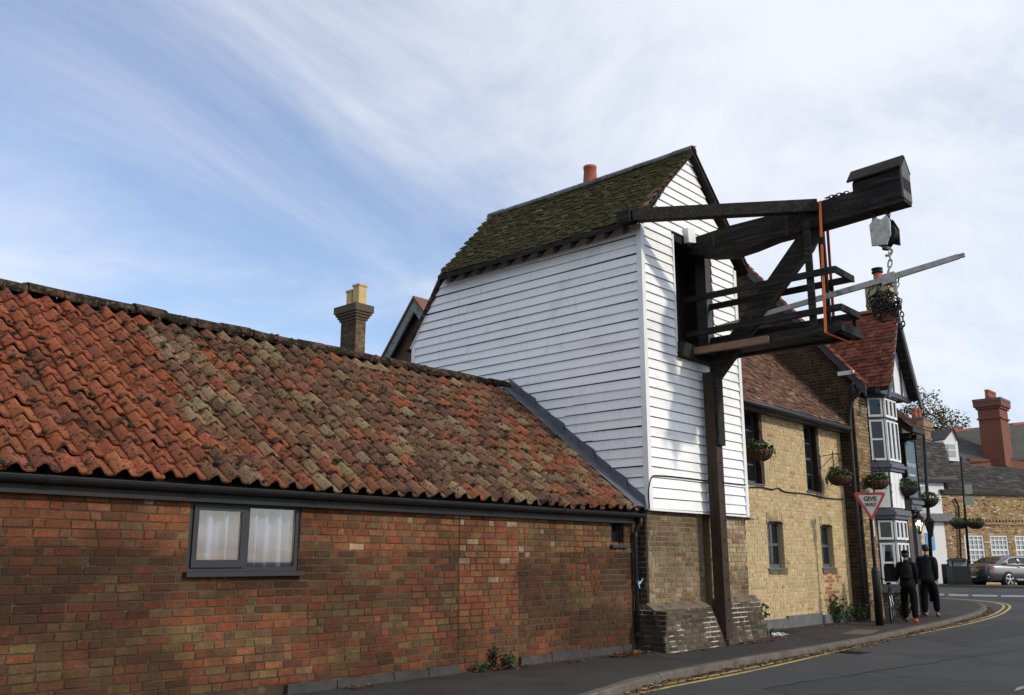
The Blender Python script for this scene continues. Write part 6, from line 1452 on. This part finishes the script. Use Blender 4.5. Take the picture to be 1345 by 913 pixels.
# cabin: roof curve with raked screens
RC = [(-.62,1.03,.70), (-.30,1.16,.66), (.10,1.34,.62), (.45,1.415,.60), (1.0,1.44,.60), (1.6,1.41,.60), (2.0,1.28,.62), (2.45,1.06,.68), (2.7,.98,.70)]
secs = []
for l, z, w in RC:
    zb_ = .97; w0 = .86
    secs.append([CP(l, w0, zb_), CP(l, w+(w0-w)*.08, z-.05), CP(l, w*.85, z-.005), CP(l, w*.4, z+.008), CP(l, -w*.4, z+.008), CP(l, -w*.85, z-.005), CP(l, -w-(w0-w)*.08, z-.05), CP(l, -w0, zb_)])
cab = loft(secs, car, 'cabin', paint)
for sg in (1, -1):
    def SP(l, z, o=.006):                                   # point on the cabin side
        zr = np.interp(l, [q[0] for q in RC], [q[1] for q in RC])-.05; w = np.interp(l, [q[0] for q in RC], [q[2] for q in RC]); w1 = w+(.86-w)*.08; t = (z-.97)/max(zr-.97, .01)
        return CP(l, sg*(.86+(w1-.86)*t+o), z)
    ring = [(.10,1.035),(.24,1.24),(.50,1.335),(1.0,1.36),(1.5,1.335),(1.85,1.22),(2.2,1.05),(1.2,1.02)]
    MB().prism([SP(l, z, .004) for l, z in ring], rr_*sg*.006).build('side_window', M['glassd'], car)
    tr_ = MB()
    for i in range(len(ring)): tr_.bar(SP(*ring[i], .010), SP(*ring[(i+1) % len(ring)], .010), .035, .02)
    tr_.build('chrome_trim', mk('chrome', (.75,.75,.76), metal=1, rough=.15) if 'chrome' not in D.materials else D.materials['chrome'], car)
    MB().bar(SP(.72, 1.03, .012), SP(.80, 1.35, .012), .06, .015).build('door_pillar', M['iron'], car)
    MB().ob(CP(.62, sg*.915, .90), hh*.20, rr_*sg*.03, (0,0,.03)).build('door_handle', D.materials['chrome'], car)
    MB().ob(CP(.5, sg*.90, .30), hh*1.9, rr_*sg*.04, (0,0,.035)).build('sill_trim', D.materials['chrome'], car)
    MB().ob(CP(-1.06, sg*.60, .84), rr_*sg*.24+hh*.07, hh*-.025, (0,0,.10)).build('tail_light', mk('tail_red', (.45,.02,.03), rough=.2) if 'tail_red' not in D.materials else D.materials['tail_red'], car)
    MB().ob(CP(-1.02, sg*.85, .83), hh*.22, rr_*sg*.035, (0,0,.09)).build('tail_light', D.materials['tail_red'], car)
    for l in (0.0, 2.72):
        c_ = CP(l, sg*.80, .335)
        # dark arch, tyre, rim and five spokes
        MB().lathe(c_-rr_*sg*.05, [(.0,.0),(.395,.0),(.40,.14),(.37,.172)], 24, axis=tuple(rr_*sg)).build('wheel_arch', M['iron'], car)
        w_ = MB().lathe(c_-rr_*sg*.02, [(.23,.0),(.325,.0),(.335,.04),(.335,.15),(.318,.185),(.24,.185),(.235,.10)], 26, axis=tuple(rr_*sg)).build('wheel', M['blackup'], car, smooth=True)
        rm_ = MB().lathe(c_-rr_*sg*.02, [(.238,.165),(.238,.186),(.225,.190),(.222,.165)], 26, axis=tuple(rr_*sg), caps=False); 
        al = D.materials['alloy']
        for k in range(5):
            th = 2*math.pi*k/5+.3; d = hh*math.cos(th)+V((0,0,1))*math.sin(th); e = hh*-math.sin(th)+V((0,0,1))*math.cos(th); o2 = c_+rr_*sg*.155
            rm_.prism([o2+d*.03-e*.022, o2+d*.03+e*.022, o2+d*.225+e*.040, o2+d*.225-e*.040], rr_*sg*.02)
        rm_.lathe(c_+rr_*sg*.15, [(.06,0),(.06,.03),(.03,.035)], 12, axis=tuple(rr_*sg)); rm_.build('rim', al, w_)
        MB().lathe(c_+rr_*sg*.06, [(.0,.0),(.22,.0),(.22,.02)], 20, axis=tuple(rr_*sg)).build('brake_disc', M['iron'], w_)
# rear screen, plate, bumper, strip, spoiler lip
MB().prism([CP(-.52, -.60, 1.085), CP(-.52, .60, 1.085), CP(.06, .52, 1.335), CP(.06, -.52, 1.335)], V((0,0,.012))-hh*.004).build('rear_window', M['glassd'], car)
MB().ob(CP(-1.09, -.27, .70), rr_*.54, hh*-.018, (0,0,.115)).build('number_plate', mk('yellow_plate', (.50,.30,.02), rough=.4), car)
MB().ob(CP(-1.06, -.80, .42), rr_*1.6, hh*-.04, (0,0,.05)).build('bumper_strip', D.materials['chrome'], car)
MB().ob(CP(-1.03, -.78, .25), rr_*1.56, hh*.1, (0,0,.17)).build('bumper', M['blackup'], car)
MB().ob(CP(-1.09, -.62, .865), rr_*1.24, hh*-.012, (0,0,.035)).build('light_strip', D.materials['tail_red'], car)
MB().ob(CP(-.4, -.75, .20), rr_*1.5, hh*3.6, (0,0,.2)).build('underbody', M['iron'], car)

# ------------------------------------------------------------------ tree behind the far roofs
def tree(base, top_z, label, crowns, seed, nl, leaf):
    rng = random.Random(seed); base = V(base); t = thing('tree', base, label, 'tree'); tk = MB(); lf = MB()
    tk.tube([base, base+V((.1,.05,3)), base+V((0,.2,6))], [.35,.26,.18], 8)
    for c, rad in crowns:
        c = V(c); tk.tube([base+V((0,.1,4.5)), (base+V((0,0,5))+c)/2+V((0,0,.5)), c], [.12,.08,.03], 6)
        for k in range(int(10*rad)):
            d = V((rng.gauss(0,1), rng.gauss(0,1), rng.gauss(0,.8))).normalized()*rad*rng.uniform(.5,1.15); e = c+d; tk.tube([c, c+d*.6+V((0,0,.15)), e], [.03,.02,.008], 4)
            leaves(lf, e, (.55,.55,.42), nl, leaf, rng, [(.095,.090,.028), (.14,.105,.032), (.065,.068,.022), (.19,.12,.035)])
    tk.build('trunk', M['browntim'], t); lf.build('crown', M['leafd'], t); return t
tc_ = [(fp(x, y, 26), r_) for x, y, r_ in ((1203,540,1.3),(1212,526,1.2),(1222,545,1.3),(1232,560,1.2),(1240,542,1.0),(1250,556,1.2),(1262,562,.8),(1225,575,1.2),(1205,565,1.3),(1246,572,1.0),(1196,555,1.2))]
tb = fp(1226, 720, 26); tree((tb.x, tb.y, .2), 10, 'autumn leaved tree standing behind the slate roofs', tc_, 121, 20, .26)
# ------------------------------------------------------------------ houses behind the outbuilding
bh = thing('rear_house', (20, 26, 0), 'brown brick house with yellow potted chimney behind the pantiled outbuilding', 'building')
dbm = mk('sooty_brick', (.085,.062,.040), vary=((8,.25),(30,.3)), layers=((14,.55,.66,(.15,.105,.06),.6,(1,1,4)),), rough=.93, bump=(60,.5,(1,1,4)))
XH = 20.0
cA = onx(467, 440, XH); zc0, zc1 = onx(467,480,XH).z-1.5, onx(467,409,XH).z
kx, ky = .44, .86
cs0 = MB().bx(XH, XH+kx, cA.y, cA.y+ky, zc0, zc1).build('chimney_stack', dbm, bh)
lay(courses(0, ky, zc0, zc1-.05, [], rng), (XH, cA.y+ky, 0), (0,-1,0), (-1,0,0), lambda u, z, r: jit(pick(r, ((.085,.062,.040),4), ((.06,.045,.03),3), ((.12,.085,.05),1)), r), rng, cs0, 0, lambda u, z: u)  # face turned from the sun: shade painted in as darker bricks
lay(courses(XH, XH+kx, zc0, zc1-.05, [], rng), (0, cA.y, 0), (1,0,0), (0,-1,0), lambda u, z, r: jit(pick(r, ((.20,.145,.075),4), ((.15,.105,.06),3), ((.11,.08,.045),1)), r), rng, cs0, 0, lambda u, z: u)  # street-side face: sunlight painted in as paler bricks of the same stack
for i, (d, h) in enumerate(((.05,.10),(.10,.10),(.15,.10),(.20,.26))):
    z = zc1-.28+.095*i; MB().bx(XH-d, XH+kx+d, cA.y-d, cA.y+ky+d, z, z+.085 if i < 3 else z+.26).build('corbel', dbm, cs0)
zt4 = zc1+.27
for yy, w_, h_ in ((cA.y+.55, .15, .56), (cA.y+.13, .17, .70)):
    MB().prism([(XH+.22-w_, yy-w_, zt4), (XH+.22+w_, yy-w_, zt4), (XH+.22+w_, yy+w_, zt4), (XH+.22-w_, yy+w_, zt4)], (0,0,h_)).build('chimney_pot', M['buff'], cs0)
    MB().bx(XH+.22-w_-.03, XH+.22+w_+.03, yy-w_-.03, yy+w_+.03, zt4+h_-.001, zt4+h_+.07).build('pot_rim', M['buff'], cs0)
MB().bx(XH-1.5, XH+7, cA.y-2, cA.y+4, 0, zc0+.6).build('wall', dbm, bh)
hr = onx(490, 470.5, XH+1.0); MB().prism([(XH-1.2, hr.y-3, hr.z-2.6), (XH-1.2, hr.y, hr.z), (XH-1.2, hr.y+3, hr.z-2.6)], (9, 0, 0)).build('roof', M['terra'], bh)
gh = thing('rear_gabled_house', (16.5, 18.5, 0), 'brown brick gable with blue green bargeboards behind the white crane house', 'building')
XG = 16.5; ap_ = onx(544, 390, XG); el = onx(500, 473, XG); sl4 = (ap_.z-el.z)/(el.y-ap_.y); hw4 = 2.6
MB().prism([(XG+.25, ap_.y-hw4, 0), (XG+.25, ap_.y+hw4, 0), (XG+.25, ap_.y+hw4, ap_.z-hw4*sl4-.15), (XG+.25, ap_.y, ap_.z-.2), (XG+.25, ap_.y-hw4, ap_.z-hw4*sl4-.15)], (5, 0, 0)).build('wall', dbm, gh)
blm = mk('blue_green_barge', (.17,.21,.20), vary=((6,.2),), layers=((9,.52,.62,(.075,.085,.08),.8),), rough=.7)
for sg in (1, -1):
    MB().prism([(XG, ap_.y, ap_.z-.06), (XG, ap_.y+sg*hw4, ap_.z-hw4*sl4-.06), (XG, ap_.y+sg*hw4, ap_.z-hw4*sl4-.42), (XG, ap_.y, ap_.z-.42)], (.06, 0, 0)).build('bargeboard', blm, gh)
    MB().prism([(XG-.04, ap_.y, ap_.z+.03), (XG-.04, ap_.y+sg*(hw4+.1), ap_.z-(hw4+.1)*sl4+.03), (XG-.04, ap_.y+sg*(hw4+.1), ap_.z-(hw4+.1)*sl4-.055), (XG-.04, ap_.y, ap_.z-.055)], (5.3, 0, 0)).build('roof_slope', mk('rear_tile', (.16,.070,.045), vary=((8,.3),(30,.3)), rough=.9, bump=(30,.6)) if 'rear_tile' not in D.materials else D.materials['rear_tile'], gh)
MB().tube([(XG-.3, ap_.y-.55, ap_.z-2.35), (XG+.4, ap_.y-.55, ap_.z-2.35)], .09, 10).build('purlin_end', M['timber'], gh)
